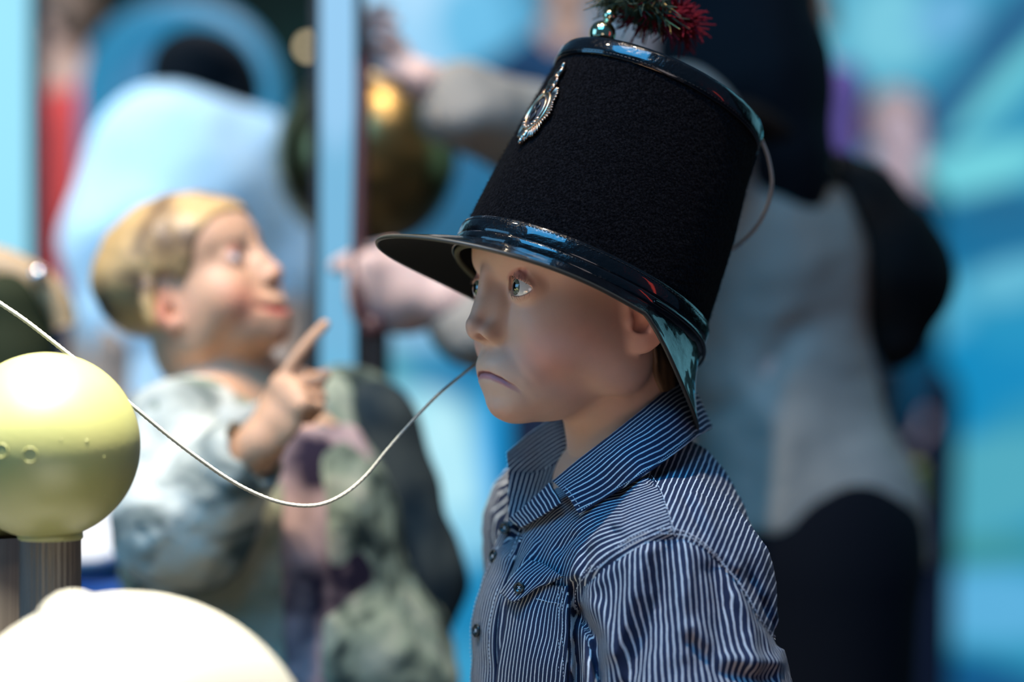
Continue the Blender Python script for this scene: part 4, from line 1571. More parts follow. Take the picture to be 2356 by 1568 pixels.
# ---- chest pocket with its flap
pk = [[on_shirt(x_, y_, 1.8)[0] for x_ in xs_] for y_, xs_ in ((1345, (1190, 1232, 1272, 1308)), (1400, (1172, 1218, 1264, 1309)), (1460, (1162, 1210, 1260, 1309)), (1520, (1152, 1205, 1258, 1309)), (1575, (1146, 1200, 1256, 1308)))]
pocket, _ = sheet('pocket', pk, m_stripe, shirt, nu=8, nv=8, thick=1.8, stripe='col', sc0=1.4)
fk = [[on_shirt(1216, 1290, 3.0)[0], on_shirt(1262, 1302, 3.2)[0], on_shirt(1306, 1326, 3.0)[0]],
      [on_shirt(1190, 1330, 7.5)[0], on_shirt(1232, 1336, 8)[0], on_shirt(1280, 1342, 5)[0]],
      [on_shirt(1168, 1368, 6)[0], on_shirt(1206, 1388, 9)[0], on_shirt(1250, 1352, 5.5)[0]]]
flap, FG = sheet('pocket_flap', fk, m_stripe, shirt, nu=10, nv=12, thick=2.0, stripe='col', sc0=0.2)
thread('pocket_stitching', [(1303, 1345), (1303, 1450), (1303, 1560)], pocket, lift=3.2)
thread('pocket_stitching', [(1294, 1350), (1294, 1450), (1294, 1560)], pocket, lift=3.2)
thread('pocket_stitching', [(1240, 1378), (1270, 1384), (1300, 1388)], pocket, lift=3.4)
w_, n_ = on_shirt(1216, 1358, 9.5)
button(w_, np.array([-0.35, -0.9, 0.1]), flap, 4.2)

# ---- trousers and shoes, out of the picture below
m_trouser = mat('dark_trousers', (0.03, 0.035, 0.05), 0.9)
tp = []
for s in (1, -1):
    hp = T(-5, 55 * s, 0); hp[2] = 560
    kn = T(0, 62 * s, 0); kn[2] = 300
    an = T(-10, 64 * s, 0); an[2] = 75
    tp += [('c', T(0, 20 * s, -260), hp, 88, 82), ('c', hp, kn, 74, 56), ('c', kn, an, 54, 42)]
sdf_obj('trousers', lambda p: smax(prims_fn(tp, 12)(p), p[:, 2] - 620, 2), (TO[0] - 160, TO[1] - 200, 20), (TO[0] + 160, TO[1] + 200, 640), 6.0, m_trouser, boy)
m_shoe = mat('black_shoe', (0.02, 0.02, 0.02), 0.4)


def shoes(T_, z0, parent, w=55.0, L=100.0, sp=64, fdir=None):
    for s in (1, -1):
        an = T_(-10, sp * s, 0)
        d_ = T_(1, 0, 0) - T_(0, 0, 0)
        c0 = np.array([an[0], an[1], 0])
        f_ = lambda p: smax(smin(ell(p, c0 + d_ * L * 0.45 + [0, 0, 26], (L * 0.85, 42, 34), frame(d_).T), cap(p, c0 + [0, 0, 40], c0 + [0, 0, 78], 42, 38), 14), 2 - p[:, 2], 1.5)
        sdf_obj('shoe', f_, c0 + d_ * 45 - np.array([140, 140, 5]), c0 + d_ * 45 + np.array([140, 140, 130]), 4.0, m_shoe, parent)


shoes(T, 0, boy)

# ================================================================== exhibit table, globes, cord
def ballW(px, py, Y, rpx):
    return W(px, py, Y), rpx * KPX * Y


def sphere_prof(r, n_=48, cut0=0.0, cut1=math.pi):
    t = np.linspace(cut0, cut1, n_)
    return [(max(0.02, r * math.sin(a)), r * math.cos(a)) for a in t]


TABLE_Z = 680.0
m_table = mat('grey_table_top', (0.13, 0.13, 0.12), 0.4)
bump(m_table, 60, 0.05, 0.001)
m_tleg = mat('grey_table_leg', (0.25, 0.25, 0.26), 0.4, 0.6)
table = thing('exhibit_table', 'grey exhibit table carrying the globes on posts', 'table', (-0.35, 1.45, 0))
box('table_top', (-0.95, 1.05, 0.64), (-0.12, 1.86, TABLE_Z / 1000), m_table, table, bevel=0.008)
for x_ in (-0.88, -0.19):
    for y_ in (1.12, 1.79):
        box('leg', (x_ - 0.03, y_ - 0.03, 0.0), (x_ + 0.03, y_ + 0.03, 0.642), m_tleg, table, bevel=0.004)

# pale olive globe on its post
GY = 1600.0
gc, gr = ballW(106, 1025, GY, 215)
m_globe = mat('olive_globe_paint', (0.62, 0.62, 0.30), 0.42)
bsdf(m_globe).inputs['Coat Weight'].default_value = 0.25
bsdf(m_globe).inputs['Coat Roughness'].default_value = 0.35
noise_color(m_globe, (0.215, 0.22, 0.085), (0.25, 0.25, 0.10), 14, 0.35, 0.65)
bump(m_globe, 260, 0.10, 0.0008, 3)
globe_t = thing('globe_stand', 'glossy pale olive globe on a ribbed metal post with a cord behind it', 'globe', (gc[0] / 1000, gc[1] / 1000, TABLE_Z / 1000), group=None)
gl = revolve('globe', sphere_prof(gr, 90), gc, m_globe, globe_t, n=128)
# two raised round plugs and the moulding seam
m_plug = mat('globe_plug', (0.22, 0.22, 0.08), 0.4)


def on_globe(px, py):
    o = np.array([0, 0, CAM_Z * 1000.0])
    d = W(px, py, 1000.0) - o
    d /= np.linalg.norm(d)
    b_ = d @ (o - gc)
    c_ = (o - gc) @ (o - gc) - gr ** 2
    t = -b_ - math.sqrt(max(b_ * b_ - c_, 0))
    return o + d * t


for px_, py_, rp in ((69, 1046, 4.6), (4, 1036, 4.2)):
    c = on_globe(px_, py_)
    nrm = (c - gc) / gr
    A_ = frame(nrm)
    t_ = np.linspace(0, 2 * np.pi, 40)
    ringp = c + rp * (np.outer(np.cos(t_), A_[1]) + np.outer(np.sin(t_), A_[2])) - nrm * (rp * rp / (2 * gr)) + nrm * 0.1
    tube('plug_ring', ringp, 0.42, m_plug, gl, n=8, closed_ends=False)
for px_, py_, rp in ((200, 1014, 1.0), (240, 1050, 0.8), (244, 1138, 0.9), (140, 1010, 0.7)):
    c = on_globe(px_, py_)
    revolve('paint_speck', [(0.02, 0.5), (rp * 0.6, 0.35), (rp, -0.1)], c, m_plug, gl, n=14, axis=np.stack([frame((c - gc) / gr)[1], frame((c - gc) / gr)[2], (c - gc) / gr]))
m_post = mat('ribbed_metal_post', (0.20, 0.18, 0.17), 0.5, 0.35)
noise_color(m_post, (0.10, 0.085, 0.075), (0.14, 0.12, 0.105), 30, 0.3, 0.7, stretch=(14, 14, 0.25))
pw = (187 - 47) / 2 * KPX * GY
pcx = W(116, 1300, GY)[0]
nn = 120
t_ = np.linspace(0, 2 * np.pi, nn, endpoint=False)
rib = pw - 0.5 + 0.5 * np.cos(t_ * 30)
zs = np.array([TABLE_Z, TABLE_Z + 1, gc[2] - gr + 12])
P = np.stack([np.outer(rib * np.cos(t_), np.ones(3)) + pcx, np.outer(rib * np.sin(t_), np.ones(3)) + gc[1], np.outer(np.ones(nn), zs)], -1).reshape(-1, 3)
link('post', np_mesh('post', P, grid_faces(nn, 3, closed_u=True)), m_post, globe_t)
revolve('globe_collar', [(pw + 0.2, 0), (pw + 1.4, 1), (pw + 1.2, 4.5), (pw - 1, 6.5)], (pcx, gc[1], gc[2] - math.sqrt(gr ** 2 - pw ** 2) - 3.5), m_globe, globe_t, n=80)
revolve('post_base', [(0.1, 7), (pw + 8, 7), (pw + 12, 4), (pw + 12, 0), (0.1, 0)], (pcx, gc[1], TABLE_Z), m_tleg, globe_t, n=64)

# second globe on a post, mostly beyond the left edge of the photograph
g2, r2 = ballW(-62, 1057, 1765, 215)
globe2 = thing('globe_stand', 'second olive globe on a grey post, cut by the left edge behind the first globe', 'globe', (g2[0] / 1000, g2[1] / 1000, TABLE_Z / 1000))
revolve('globe', sphere_prof(r2, 60), g2, m_globe, globe2, n=96)
revolve('post', [(52, 0), (52, g2[2] - r2 - TABLE_Z + 14)], (W(-52, 1400, 1765)[0], g2[1], TABLE_Z), m_post, globe2, n=64)

# the cord: from upper left behind the globe, sagging, up to behind the boy's face
m_rope = mat('pale_braided_cord', (0.34, 0.32, 0.27), 0.8)
cordp = [W(-700, 330, 1700), W(-380, 470, 1680), W(-60, 655, 1664), W(0, 697, 1664), W(60, 738, 1664), W(155, 812, 1665), W(240, 880, 1667), W(315, 941, 1668), W(380, 995, 1672), W(450, 1049, 1677), W(520, 1098, 1684), W(580, 1131, 1690), W(640, 1154, 1696), W(700, 1163, 1703),
         W(750, 1156, 1710), W(800, 1130, 1717), W(845, 1090, 1724), W(890, 1035, 1731), W(940, 978, 1740), W(1000, 915, 1750), W(1050, 872, 1760), W(1095, 838, 1775), W(1150, 806, 1850), W(1230, 780, 1980)]
rad_ = np.interp(np.arange(len(cordp)), [0, 7, 13, 17, 21, 23], [2.0, 1.85, 1.6, 1.4, 1.15, 1.1])
PP = catmull(np.array(cordp), 14)
RR = np.interp(np.linspace(0, 1, len(PP)), np.linspace(0, 1, len(cordp)), rad_)
cord = tube('cord', PP, RR * 0.82, m_rope, None, n=12)
tag(cord, 'thin pale cord sagging from the globe to behind the boy\'s chin', 'cord')
# braid: two strands wound round the core
for ph0 in (0, np.pi):
    T_ = np.gradient(PP, axis=0)
    s_ = np.concatenate([[0], np.cumsum(np.linalg.norm(np.diff(PP, axis=0), axis=1))])
    sN = np.arange(0, s_[-1], 0.9)
    Pn = np.stack([np.interp(sN, s_, PP[:, k]) for k in range(3)], 1)
    Rn = np.interp(sN, s_, RR)
    Tn = np.gradient(Pn, axis=0)
    Tn /= np.linalg.norm(Tn, axis=1)[:, None]
    Nn_ = np.cross(Tn, [0, 1.0, 0])
    Nn_ /= np.linalg.norm(Nn_, axis=1)[:, None]
    Bn = np.cross(Tn, Nn_)
    ph_ = sN / 1.3 + ph0
    tube('cord_strand', Pn + (Nn_ * np.cos(ph_)[:, None] + Bn * np.sin(ph_)[:, None]) * (Rn * 0.46)[:, None], Rn * 0.48, m_rope, cord, n=6)

# large white globe with a small round ball, close to the camera
DY = 1375.0
dc, dr = ballW(290, 1822, DY, 457)
m_white = mat('white_gloss_paint', (0.36, 0.345, 0.30), 0.42)
bump(m_white, 40, 0.06, 0.001)
dome = thing('display_globe', 'large white globe with a small ball on top, out of focus at the lower left', 'globe', (dc[0] / 1000, dc[1] / 1000, TABLE_Z / 1000))
revolve('globe', sphere_prof(dr, 80), dc, m_white, dome, n=120)
c2, r2b = ballW(168, 1446, DY - 12, 86)
revolve('small_ball', sphere_prof(r2b, 40), c2, m_white, dome, n=64)

# low white tray and the blue stool behind the post
m_tray = mat('white_tray', (0.75, 0.77, 0.78), 0.4)
m_black = mat('black_plastic', (0.012, 0.012, 0.014), 0.5)
ty = 2560.0
tray = thing('tray', 'white round tray with a black underside beside the metal post', 'tray', tuple(W(215, 1325, ty) / 1000))
tc_ = W(205, 1262, ty)
revolve('tray_rim', [(0.1, 6), (42, 8), (52, 28), (56, 27), (47, 0), (0.1, -2)], tc_ + np.array([0, 0, 6]), m_tray, tray, n=64, axis=np.array([[1, 0, 0], [0, 0.77, 0.64], [0, -0.64, 0.77]]))
revolve('tray_base', [(0.1, 0), (50, 0), (52, -6), (45, -20), (0.1, -20)], tc_ + np.array([0, 6, -12]), m_black, tray, n=64)
m_blue = mat('blue_plastic', (0.03, 0.16, 0.50), 0.45)
stool = thing('stool', 'bright blue stool under the white tray beside the second boy', 'stool', (W(260, 1400, ty)[0] / 1000, 2.57, 0))
sx = W(265, 1300, ty)
box('seat', ((sx[0] - 110) / 1000, 2.46, (tc_[2] - 70) / 1000), ((sx[0] + 95) / 1000, 2.68, (tc_[2] - 29) / 1000), m_blue, stool, bevel=0.01)
for ox in (-98, 83):
    for oy in (2.475, 2.665):
        box('leg', ((sx[0] + ox - 9) / 1000, oy - 0.009, 0), ((sx[0] + ox + 9) / 1000, oy + 0.009, (tc_[2] - 65) / 1000), m_blue, stool, bevel=0.003)

# tan and dark fixture at the left edge above the globe
m_tan = mat('tan_leather', (0.50, 0.33, 0.17), 0.5)
m_darkol = mat('dark_olive_cloth', (0.035, 0.040, 0.018), 0.8)
fy = 2350.0
fix = thing('padded_handle', 'blurred tan curved handle over a dark olive post at the left edge', 'handle', (W(30, 700, fy)[0] / 1000, fy / 1000, 0))
tube('handle', [W(-60, 625, fy), W(-10, 622, fy), W(50, 640, fy), W(105, 668, fy), W(135, 705, fy), W(150, 750, fy)], [26, 24, 21, 17, 14, 12], m_tan, fix, n=20, smoothn=8)
sdf_obj('post', prims_fn([('c', W(20, 690, fy + 10), W(30, 820, fy + 10), 42, 38), ('c', W(30, 820, fy + 10), np.array([W(30, 820, fy + 10)[0], fy + 10, 4.0]), 38, 40)], 20), (W(20, 690, fy)[0] - 70, fy - 70, -10), (W(20, 690, fy)[0] + 80, fy + 80, W(20, 690, fy)[2] + 70), 6, m_darkol, fix)
m_chrome = mat('chrome', (0.7, 0.7, 0.7), 0.12, 1.0)
revolve('glint_ball', sphere_prof(9, 20), W(90, 632, fy - 20), m_chrome, fix, n=24)  # small mirror ball added for the bright glint on the handle

# ================================================================== people behind (all out of focus)
def person_root(label, px, Y, group=None):
    x = W(px, 784, Y)[0]
    return thing('person', label, 'person', (x / 1000, Y / 1000, 0), group)


def legs(hipL, hipR, ground_pts, r0=75, r1=50, r2=32):
    out = []
    for h_, g_ in ((hipL, ground_pts[0]), (hipR, ground_pts[1])):
        k_ = h_ * 0.5 + g_ * 0.5 + np.array([0, 0, 10])
        out += [('c', h_, k_, r0, r1), ('c', k_, g_, r1, r2)]
    return out


def P(px, py, Y):
    return W(px, py, Y)


# ---------------------------------------------------------------- second boy: fair hair, looking up, pointing
Y2 = 2230.0
b2 = person_root('fair-haired boy in a grey-green jacket looking up and pointing behind the globe', 600, Y2)
pitch, yaw2 = math.radians(27), math.radians(24)
F2v = np.array([math.cos(pitch) * math.cos(yaw2), -math.cos(pitch) * math.sin(yaw2), math.sin(pitch)])
A2 = frame(F2v, up=(-0.05, 0, 1))
O2 = P(438, 674, Y2)
S2 = 0.90
m_skin2 = skin_mat('second_boy_skin', (0.62, 0.35, 0.21), (0.62, 0.20, 0.12), (0.55, 0.14, 0.10), 0.10)
nk2 = [((-14, 0, -60), (-30, 0, -120), 42, 40), ((-30, 0, -120), (-34, 0, -150), 40, 50)]
h2 = head_sdf(O2, A2, S2, 'smile', ears=(1, 1), neck=None)
NB2 = P(545, 905, Y2 + 5)
neckA = O2 + A2.T @ np.array([-14, 0, -52]) * S2
SHn2, SHf2 = P(430, 1010, Y2 - 80), P(800, 985, Y2 + 95)
CH2 = P(620, 1130, Y2 + 10)
HIP2 = P(700, 1720, Y2 + 30)
ELn2, WRn2 = P(425, 1208, Y2 - 130), P(600, 1020, Y2 - 175)
ELf2 = P(905, 1330, Y2 + 110)
WRf2 = P(880, 1600, Y2 + 60)
handA = frame(np.array([0.52, -0.25, 0.82]), up=(-0.45, -0.75, 0.5))       # x along fingers
hx = handA[0]
hz = np.array([-0.35, -0.80, 0.48]); hz -= hx * (hx @ hz); hz /= np.linalg.norm(hz)
handM = np.stack([hx, np.cross(hz, hx), hz])
body2 = [('f', h2, 10), ('c', neckA, NB2, 44, 43), ('e', CH2 + np.array([0, 0, -36]), (95, 100, 110), None), ('c', CH2, HIP2, 90, 85),
         ('c', NB2, SHn2, 38, 42), ('c', NB2, SHf2, 38, 42), ('c', SHn2, ELn2, 38, 32), ('c', ELn2, WRn2, 32, 21), ('c', SHf2, ELf2, 38, 30), ('c', ELf2, WRf2, 30, 20),
         ('f', hand_sdf(WRn2, handM, 0.67, (0.06, 0.85, 0.95, 1.0, 0.7)), 8),
         ('f', hand_sdf(WRf2, np.stack([np.array([-0.1, -0.2, -0.97]), np.array([-0.99, 0, 0.1]), np.array([0, -0.98, 0.2])]), 0.85), 8)]
gx2 = [np.array([P(680, 784, Y2)[0] - 10, Y2 - 60, 60]), np.array([P(720, 784, Y2)[0] + 20, Y2 + 110, 60])]
body2 += legs(HIP2 + [0, -45, 0], HIP2 + [0, 60, 0], gx2)


def body_obj(prims, lo, hi, split_z, hf, hc, m, parent, attrs=None, k=18):
    """fine mesh above split_z, coarse below, one mesh"""
    fn = prims_fn(prims, k)
    a = mesh_sdf(lambda p: smax(fn(p), split_z - p[:, 2], 0.1), (lo[0], lo[1], split_z - 3 * hf), hi, hf, smooth=1)
    parts = [a]
    if lo[2] < split_z:
        parts.append(mesh_sdf(lambda p: smax(fn(p), p[:, 2] - split_z, 0.1), lo, (hi[0], hi[1], split_z + 3 * hc), hc, smooth=1))
    V_, F_ = join_polys(parts)
    at = {k_: f_(V_.astype(np.float32)) for k_, f_ in attrs.items()} if attrs else None
    return link('body', np_mesh('body', V_, F_, attrs=at), m, parent)


body_obj(body2, (P(200, 0, Y2)[0] - 20, Y2 - 260, 10), (P(1080, 0, Y2)[0], Y2 + 260, P(0, 400, Y2)[2] + 20), 0.0 + 380, 2.4, 7.0, m_skin2, b2, skin_attrs(O2, A2, S2, 'smile'))
add_eyes(O2, A2, b2, eye_mat('second_boy_eye', (0.10, 0.12, 0.13)), S2, gaze=(1, 0, 0.05))
m_blond = mat('blond_hair', (0.60, 0.38, 0.15), 0.42)
noise_color(m_blond, (0.11, 0.06, 0.035), (0.62, 0.38, 0.15), 17, 0.34, 0.55, 4, stretch=(1.0, 1, 1.0), distortion=0.6)
bump(m_blond, 120, 0.7, 0.003, 3, stretch=(1, 1, 0.3))


def hair2_fn(p):
    q = to_local(p, O2, A2, S2)
    d = h2(p) - 4.0 - 2.0 * vnoise(q * np.array([1, 1, 0.5], np.float32), 14, 8) - 0.8 * vnoise(q, 6, 9)
    f_, s_, u_ = q[:, 0], np.abs(q[:, 1]), q[:, 2]
    line = np.interp(f_, [-70, -30, -8, 8, 18, 30, 44, 62, 80, 95], [-44, -46, -30, 14, 16, -4, 6, 30, 46, 50])
    return smax(d, (line - u_) * 0.8, 4)


sdf_obj('hair', hair2_fn, O2 - 150, O2 + 150, 3.0, m_blond, b2, smooth=2)

m_jacket = mat('grey_green_jacket', (0.30, 0.33, 0.28), 0.8)
_r = noise_color(m_jacket, (0.020, 0.032, 0.030), (0.33, 0.34, 0.27), 11, 0.38, 0.62, 4, distortion=1.2)
_e = _r.color_ramp.elements.new(0.49)
_e.color = (0.22, 0.27, 0.20, 1)
bump(m_jacket, 14, 0.9, 0.02, 3)
m_jsl = mat('grey_green_sleeve_lit', (0.5, 0.5, 0.45), 0.8)
noise_color(m_jsl, (0.10, 0.13, 0.12), (0.66, 0.68, 0.60), 12, 0.36, 0.56, 4, distortion=1.0)  # lit copy of the jacket colour, fold highlights painted in
bump(m_jsl, 14, 0.9, 0.02, 3)
m_tee = mat('mauve_tee', (0.40, 0.28, 0.31), 0.85)
noise_color(m_tee, (0.02, 0.015, 0.03), (0.46, 0.34, 0.34), 15, 0.40, 0.6)
m_navyj = mat('navy_jacket_lining', (0.014, 0.024, 0.030), 0.8)
noise_color(m_navyj, (0.006, 0.016, 0.024), (0.040, 0.050, 0.048), 12, 0.4, 0.62)

_jk = prims_fn([('e', CH2 + np.array([0, 0, -42]), (124, 124, 118), None), ('c', CH2 + np.array([-20, 0, -60]), P(720, 1560, Y2 + 20), 118, 128), ('c', P(720, 1560, Y2 + 20), P(730, 1720, Y2 + 20), 128, 128),
                ('c', NB2 + [0, 0, -40], SHn2, 45, 56), ('c', NB2 + [0, 0, -40], SHf2, 45, 58),
                ('c', SHf2, SHf2 * 0.8 + ELf2 * 0.2, 46, 42)], 26)


def jacket_fn(p):
    d = _jk(p) - 5.0 * vnoise(p * np.array([1, 1, 0.8], np.float32), 42, 12) - 2.5 * vnoise(p, 19, 13)
    d = smax(d, -cap(p, NB2 + [0, 0, -14], NB2 + [-4, -8, 90], 54, 60), 4)
    # open front showing the tee
    op = ell(p, P(690, 1260, Y2 - 150), (21, 90, 190), None)
    return smax(d, -op, 4)


jacket = sdf_obj('jacket', jacket_fn, (P(250, 0, Y2)[0], Y2 - 230, P(0, 1800, Y2)[2] - 40), (P(1110, 0, Y2)[0], Y2 + 260, P(0, 840, Y2)[2]), 4.0, m_jacket, b2, smooth=2)
_sl = prims_fn([('c', SHn2, ELn2, 58, 60), ('c', ELn2, P(545, 1075, Y2 - 165), 58, 40)], 20)
sdf_obj('jacket_sleeve', lambda p: smax(_sl(p) - 4.5 * vnoise(p, 34, 14) - 2.2 * vnoise(p, 15, 15), -cap(p, P(575, 1045, Y2 - 172), WRn2 + (WRn2 - ELn2) * 0.5, 29, 30), 3), (P(230, 0, Y2)[0], Y2 - 260, P(0, 1330, Y2)[2] - 30), (P(700, 0, Y2)[0], Y2 + 30, P(0, 900, Y2)[2]), 3.5, m_jsl, jacket, smooth=2)
sdf_obj('jacket_sleeve', lambda p: prims_fn([('c', SHf2 * 0.95 + ELf2 * 0.05 + [12, -10, 0], ELf2 + [4, -25, 0], 58, 66), ('c', ELf2 + [4, -25, 0], WRf2 + [0, 0, 30], 62, 50)], 20)(p) - 3.5 * vnoise(p, 34, 24), (P(700, 0, Y2)[0], Y2 - 60, P(0, 1640, Y2)[2] - 30), (P(1110, 0, Y2)[0], Y2 + 260, P(0, 880, Y2)[2]), 4.5, m_navyj, jacket, smooth=2)
# standing collar, cuff, tee
m_collar2 = mat('pale_jacket_collar', (0.42, 0.45, 0.42), 0.8)
cl = [P(425, 872, Y2 - 60), P(478, 905, Y2 - 100), P(552, 935, Y2 - 112), P(618, 905, Y2 - 70), P(655, 835, Y2 + 10)]
ch = [c_ + np.array([-4, -12, -26.0]) for c_ in cl]
cm = [0.5 * (a_ + b_) + np.array([0, -9, 0]) for a_, b_ in zip(cl, ch)]
sheet('jacket_collar', [cl, cm, ch], m_collar2, jacket, nu=10, nv=6, thick=4)
_tee = prims_fn([('e', CH2 + np.array([8, -14, -46]), (98, 108, 118), None), ('c', CH2, P(700, 1560, Y2 - 10), 100, 104)], 20)
sdf_obj('tee', lambda p: smax(smax(_tee(p) - 2.5 * vnoise(p, 30, 16), p[:, 2] - P(0, 975, Y2)[2], 8), -cap(p, NB2 + [10, -20, -30], NB2 + [0, 0, 80], 62, 70), 3), (CH2[0] - 150, Y2 - 160, P(0, 1700, Y2)[2]), (CH2[0] + 190, Y2 + 160, P(0, 900, Y2)[2]), 5.0, m_tee, b2)
m_jean = mat('dark_jeans', (0.02, 0.03, 0.06), 0.85)
tr2 = [('c', a[1], a[2], a[3] + 12, a[4] + 12) for a in legs(HIP2 + [0, -45, 0], HIP2 + [0, 60, 0], gx2)] + [('c', HIP2 + [0, -40, 40], HIP2 + [0, 50, 40], 92, 92)]
sdf_obj('trousers', prims_fn(tr2, 16), (HIP2[0] - 150, Y2 - 200, 30), (HIP2[0] + 160, Y2 + 260, HIP2[2] + 150), 8, m_jean, b2)


def simple_shoes(parent, pts, dirv, m=m_shoe):
    d_ = np.array([dirv[0], dirv[1], 0.0])
    d_ /= np.linalg.norm(d_)
    for g_ in pts:
        c0 = np.array([g_[0], g_[1], 0.0])
        f_ = lambda p: smax(smin(ell(p, c0 + d_ * 50 + [0, 0, 28], (92, 40, 36), frame(d_).T), cap(p, c0 + [0, 0, 40], c0 + [0, 0, 84], 42, 38), 14), 1 - p[:, 2], 1.5)
        sdf_obj('shoe', f_, c0 + d_ * 45 - np.array([150, 150, 5]), c0 + d_ * 45 + np.array([150, 150, 135]), 6.0, m, parent)


simple_shoes(b2, gx2, (1, -0.3))

# ---------------------------------------------------------------- woman: long black hair, pale grey top, arms raised around the hanging rod
YW = 2650.0
wm = person_root('woman with long black hair and a loose beige-grey top reaching left behind the hat', 1800, YW)
m_skinw = skin_mat('woman_skin', (0.66, 0.44, 0.36), (0.62, 0.34, 0.28), (0.5, 0.2, 0.18), 0.08)
FW = np.array([-0.86, -0.32, -0.40])
AW = frame(FW, up=(-0.25, 0, 1))
OW = P(1565, -45, YW)
hw = head_sdf(OW, AW, 1.08, 'smile', ears=(1, 0))
nbw = P(1640, 150, YW + 10)
shn, shf = P(1560, 330, YW - 140), P(1560, 260, YW + 130)
chw = P(1690, 520, YW)
hpw = P(1880, 1330, YW + 20)
elf, wrf = P(1330, 350, YW + 60), P(965, 182, YW - 90)         # far arm: upper hand
eln, wrn = P(1330, 800, YW - 200), P(1030, 690, YW - 240)        # near arm: lower fist
up_hand = np.stack([np.array([-0.90, -0.10, 0.42]), np.array([0.05, 0.9, 0.43]), np.array([0.0, 0.0, 0.0])])
up_hand[0] /= np.linalg.norm(up_hand[0]); up_hand[1] -= up_hand[0] * (up_hand[0] @ up_hand[1]); up_hand[1] /= np.linalg.norm(up_hand[1]); up_hand[2] = np.cross(up_hand[0], up_hand[1])
lx = np.array([-0.97, -0.05, 0.12]); lx /= np.linalg.norm(lx)
lz = np.array([0.05, -0.95, -0.25]); lz -= lx * (lx @ lz); lz /= np.linalg.norm(lz)
low_hand = np.stack([lx, -np.cross(lz, lx), lz])
bodyw = [('f', hw, 10), ('c', OW + AW.T @ np.array([-14, 0, -55]), nbw, 52, 50), ('c', nbw, chw, 60, 105), ('c', chw, hpw, 105, 110),
         ('c', nbw, shn, 46, 50), ('c', nbw, shf, 46, 50), ('c', shf, elf, 44, 38), ('c', elf, wrf, 38, 21), ('c', shn, eln, 44, 38), ('c', eln, wrn, 38, 27),
         ('f', hand_sdf(wrf, up_hand, 0.74, (0.55, 0.7, 0.8, 0.85, 0.3)), 8), ('f', hand_sdf(wrn, low_hand, 1.06, (0.92, 0.95, 0.98, 1.0, 0.8)), 8)]
gxw = [np.array([hpw[0] - 10, YW - 70, 70]), np.array([hpw[0] + 30, YW + 90, 70])]
bodyw += legs(hpw + [0, -55, 0], hpw + [0, 70, 0], gxw, 88, 56, 38)
body_obj(bodyw, (P(760, 0, YW)[0], YW - 420, 10), (P(2060, 0, YW)[0] + 30, YW + 260, OW[2] + 150), 700, 3.4, 9, m_skinw, wm, skin_attrs(OW, AW, 1.08, 'smile'))
add_eyes(OW, AW, wm, m_eye, 1.08)
m_top = mat('beige_grey_top', (0.40, 0.37, 0.32), 0.9)
noise_color(m_top, (0.26, 0.23, 0.19), (0.40, 0.36, 0.30), 5, 0.35, 0.65)
bump(m_top, 9, 0.7, 0.03, 2)
topf = prims_fn([('c', P(1640, 330, YW), P(1735, 620, YW), 112, 118), ('c', P(1735, 620, YW), P(1790, 900, YW), 116, 100), ('c', P(1790, 900, YW + 10), P(1850, 1170, YW + 10), 104, 120), ('c', P(1850, 1170, YW + 10), P(1895, 1330, YW + 10), 118, 118),
                 ('c', nbw + [0, 0, -60], shn, 60, 74), ('c', nbw + [0, 0, -60], shf, 60, 74)], 40)


def top_fn(p):
    q = proj(p)
    d = topf(p) - 6 * vnoise(p * np.array([1, 1, 0.5], np.float32), 60, 17)
    d = d + 10 * np.exp(-(dline(q, [(1650, 950), (1750, 880), (1830, 760)]) / 35) ** 2) - 8 * np.exp(-(dline(q, [(1720, 900), (1800, 1010), (1790, 1200)]) / 40) ** 2)
    hem = np.interp(q[:, 0], [1600, 1760, 1860, 1960, 2040], [1215, 1235, 1290, 1385, 1310])
    return smax(d, (q[:, 1] - hem) * 0.45, 4)


topo = sdf_obj('top', top_fn, (P(1400, 0, YW)[0], YW - 260, P(0, 1440, YW)[2]), (P(2100, 0, YW)[0], YW + 260, P(0, 120, YW)[2]), 6, m_top, wm, smooth=2)
slf = prims_fn([('c', shf, elf, 62, 56), ('c', elf, P(1060, 240, YW - 70), 60, 48)], 20)
sln = prims_fn([('c', shn, eln, 62, 56), ('c', eln, P(1085, 740, YW - 225), 54, 46)], 20)
for fn_ in (slf, sln):
    sdf_obj('sleeve', lambda p, f=fn_: f(p) - 5 * vnoise(p, 40, 18), (P(960, 0, YW)[0], YW - 330, P(0, 960, YW)[2]), (P(1660, 0, YW)[0], YW + 230, P(0, 120, YW)[2]), 6, m_top, topo, smooth=2)
m_bhair = mat('black_hair', (0.003, 0.004, 0.006), 0.8)
bump(m_bhair, 30, 0.6, 0.004, 3, stretch=(1, 1, 0.1))


def whair(p):
    q = to_local(p, OW, AW, 1.08)
    cap_ = smax(hw(p) - 9, (np.interp(q[:, 0], [-60, 0, 30, 70, 90], [-70, -50, 10, 40, 55]) - q[:, 2]) * 0.7, 6)
    fall = prims_fn([('c', P(1690, -40, YW - 30), P(1735, 200, YW - 60), 82, 82), ('c', P(1735, 200, YW - 60), P(1800, 380, YW - 70), 80, 52), ('c', P(1800, 380, YW - 75), P(1845, 515, YW - 80), 52, 18), ('c', P(1640, 120, YW - 60), P(1690, 330, YW - 80), 60, 40)], 30)(p)
    return smin(cap_, fall - 3 * vnoise(p * np.array([1, 1, 0.3], np.float32), 20, 19), 20)


sdf_obj('hair', whair, OW + np.array([-160, -260, -330]) + [0, 0, 0], OW + np.array([330, 180, 170]), 6, m_bhair, wm, smooth=2)
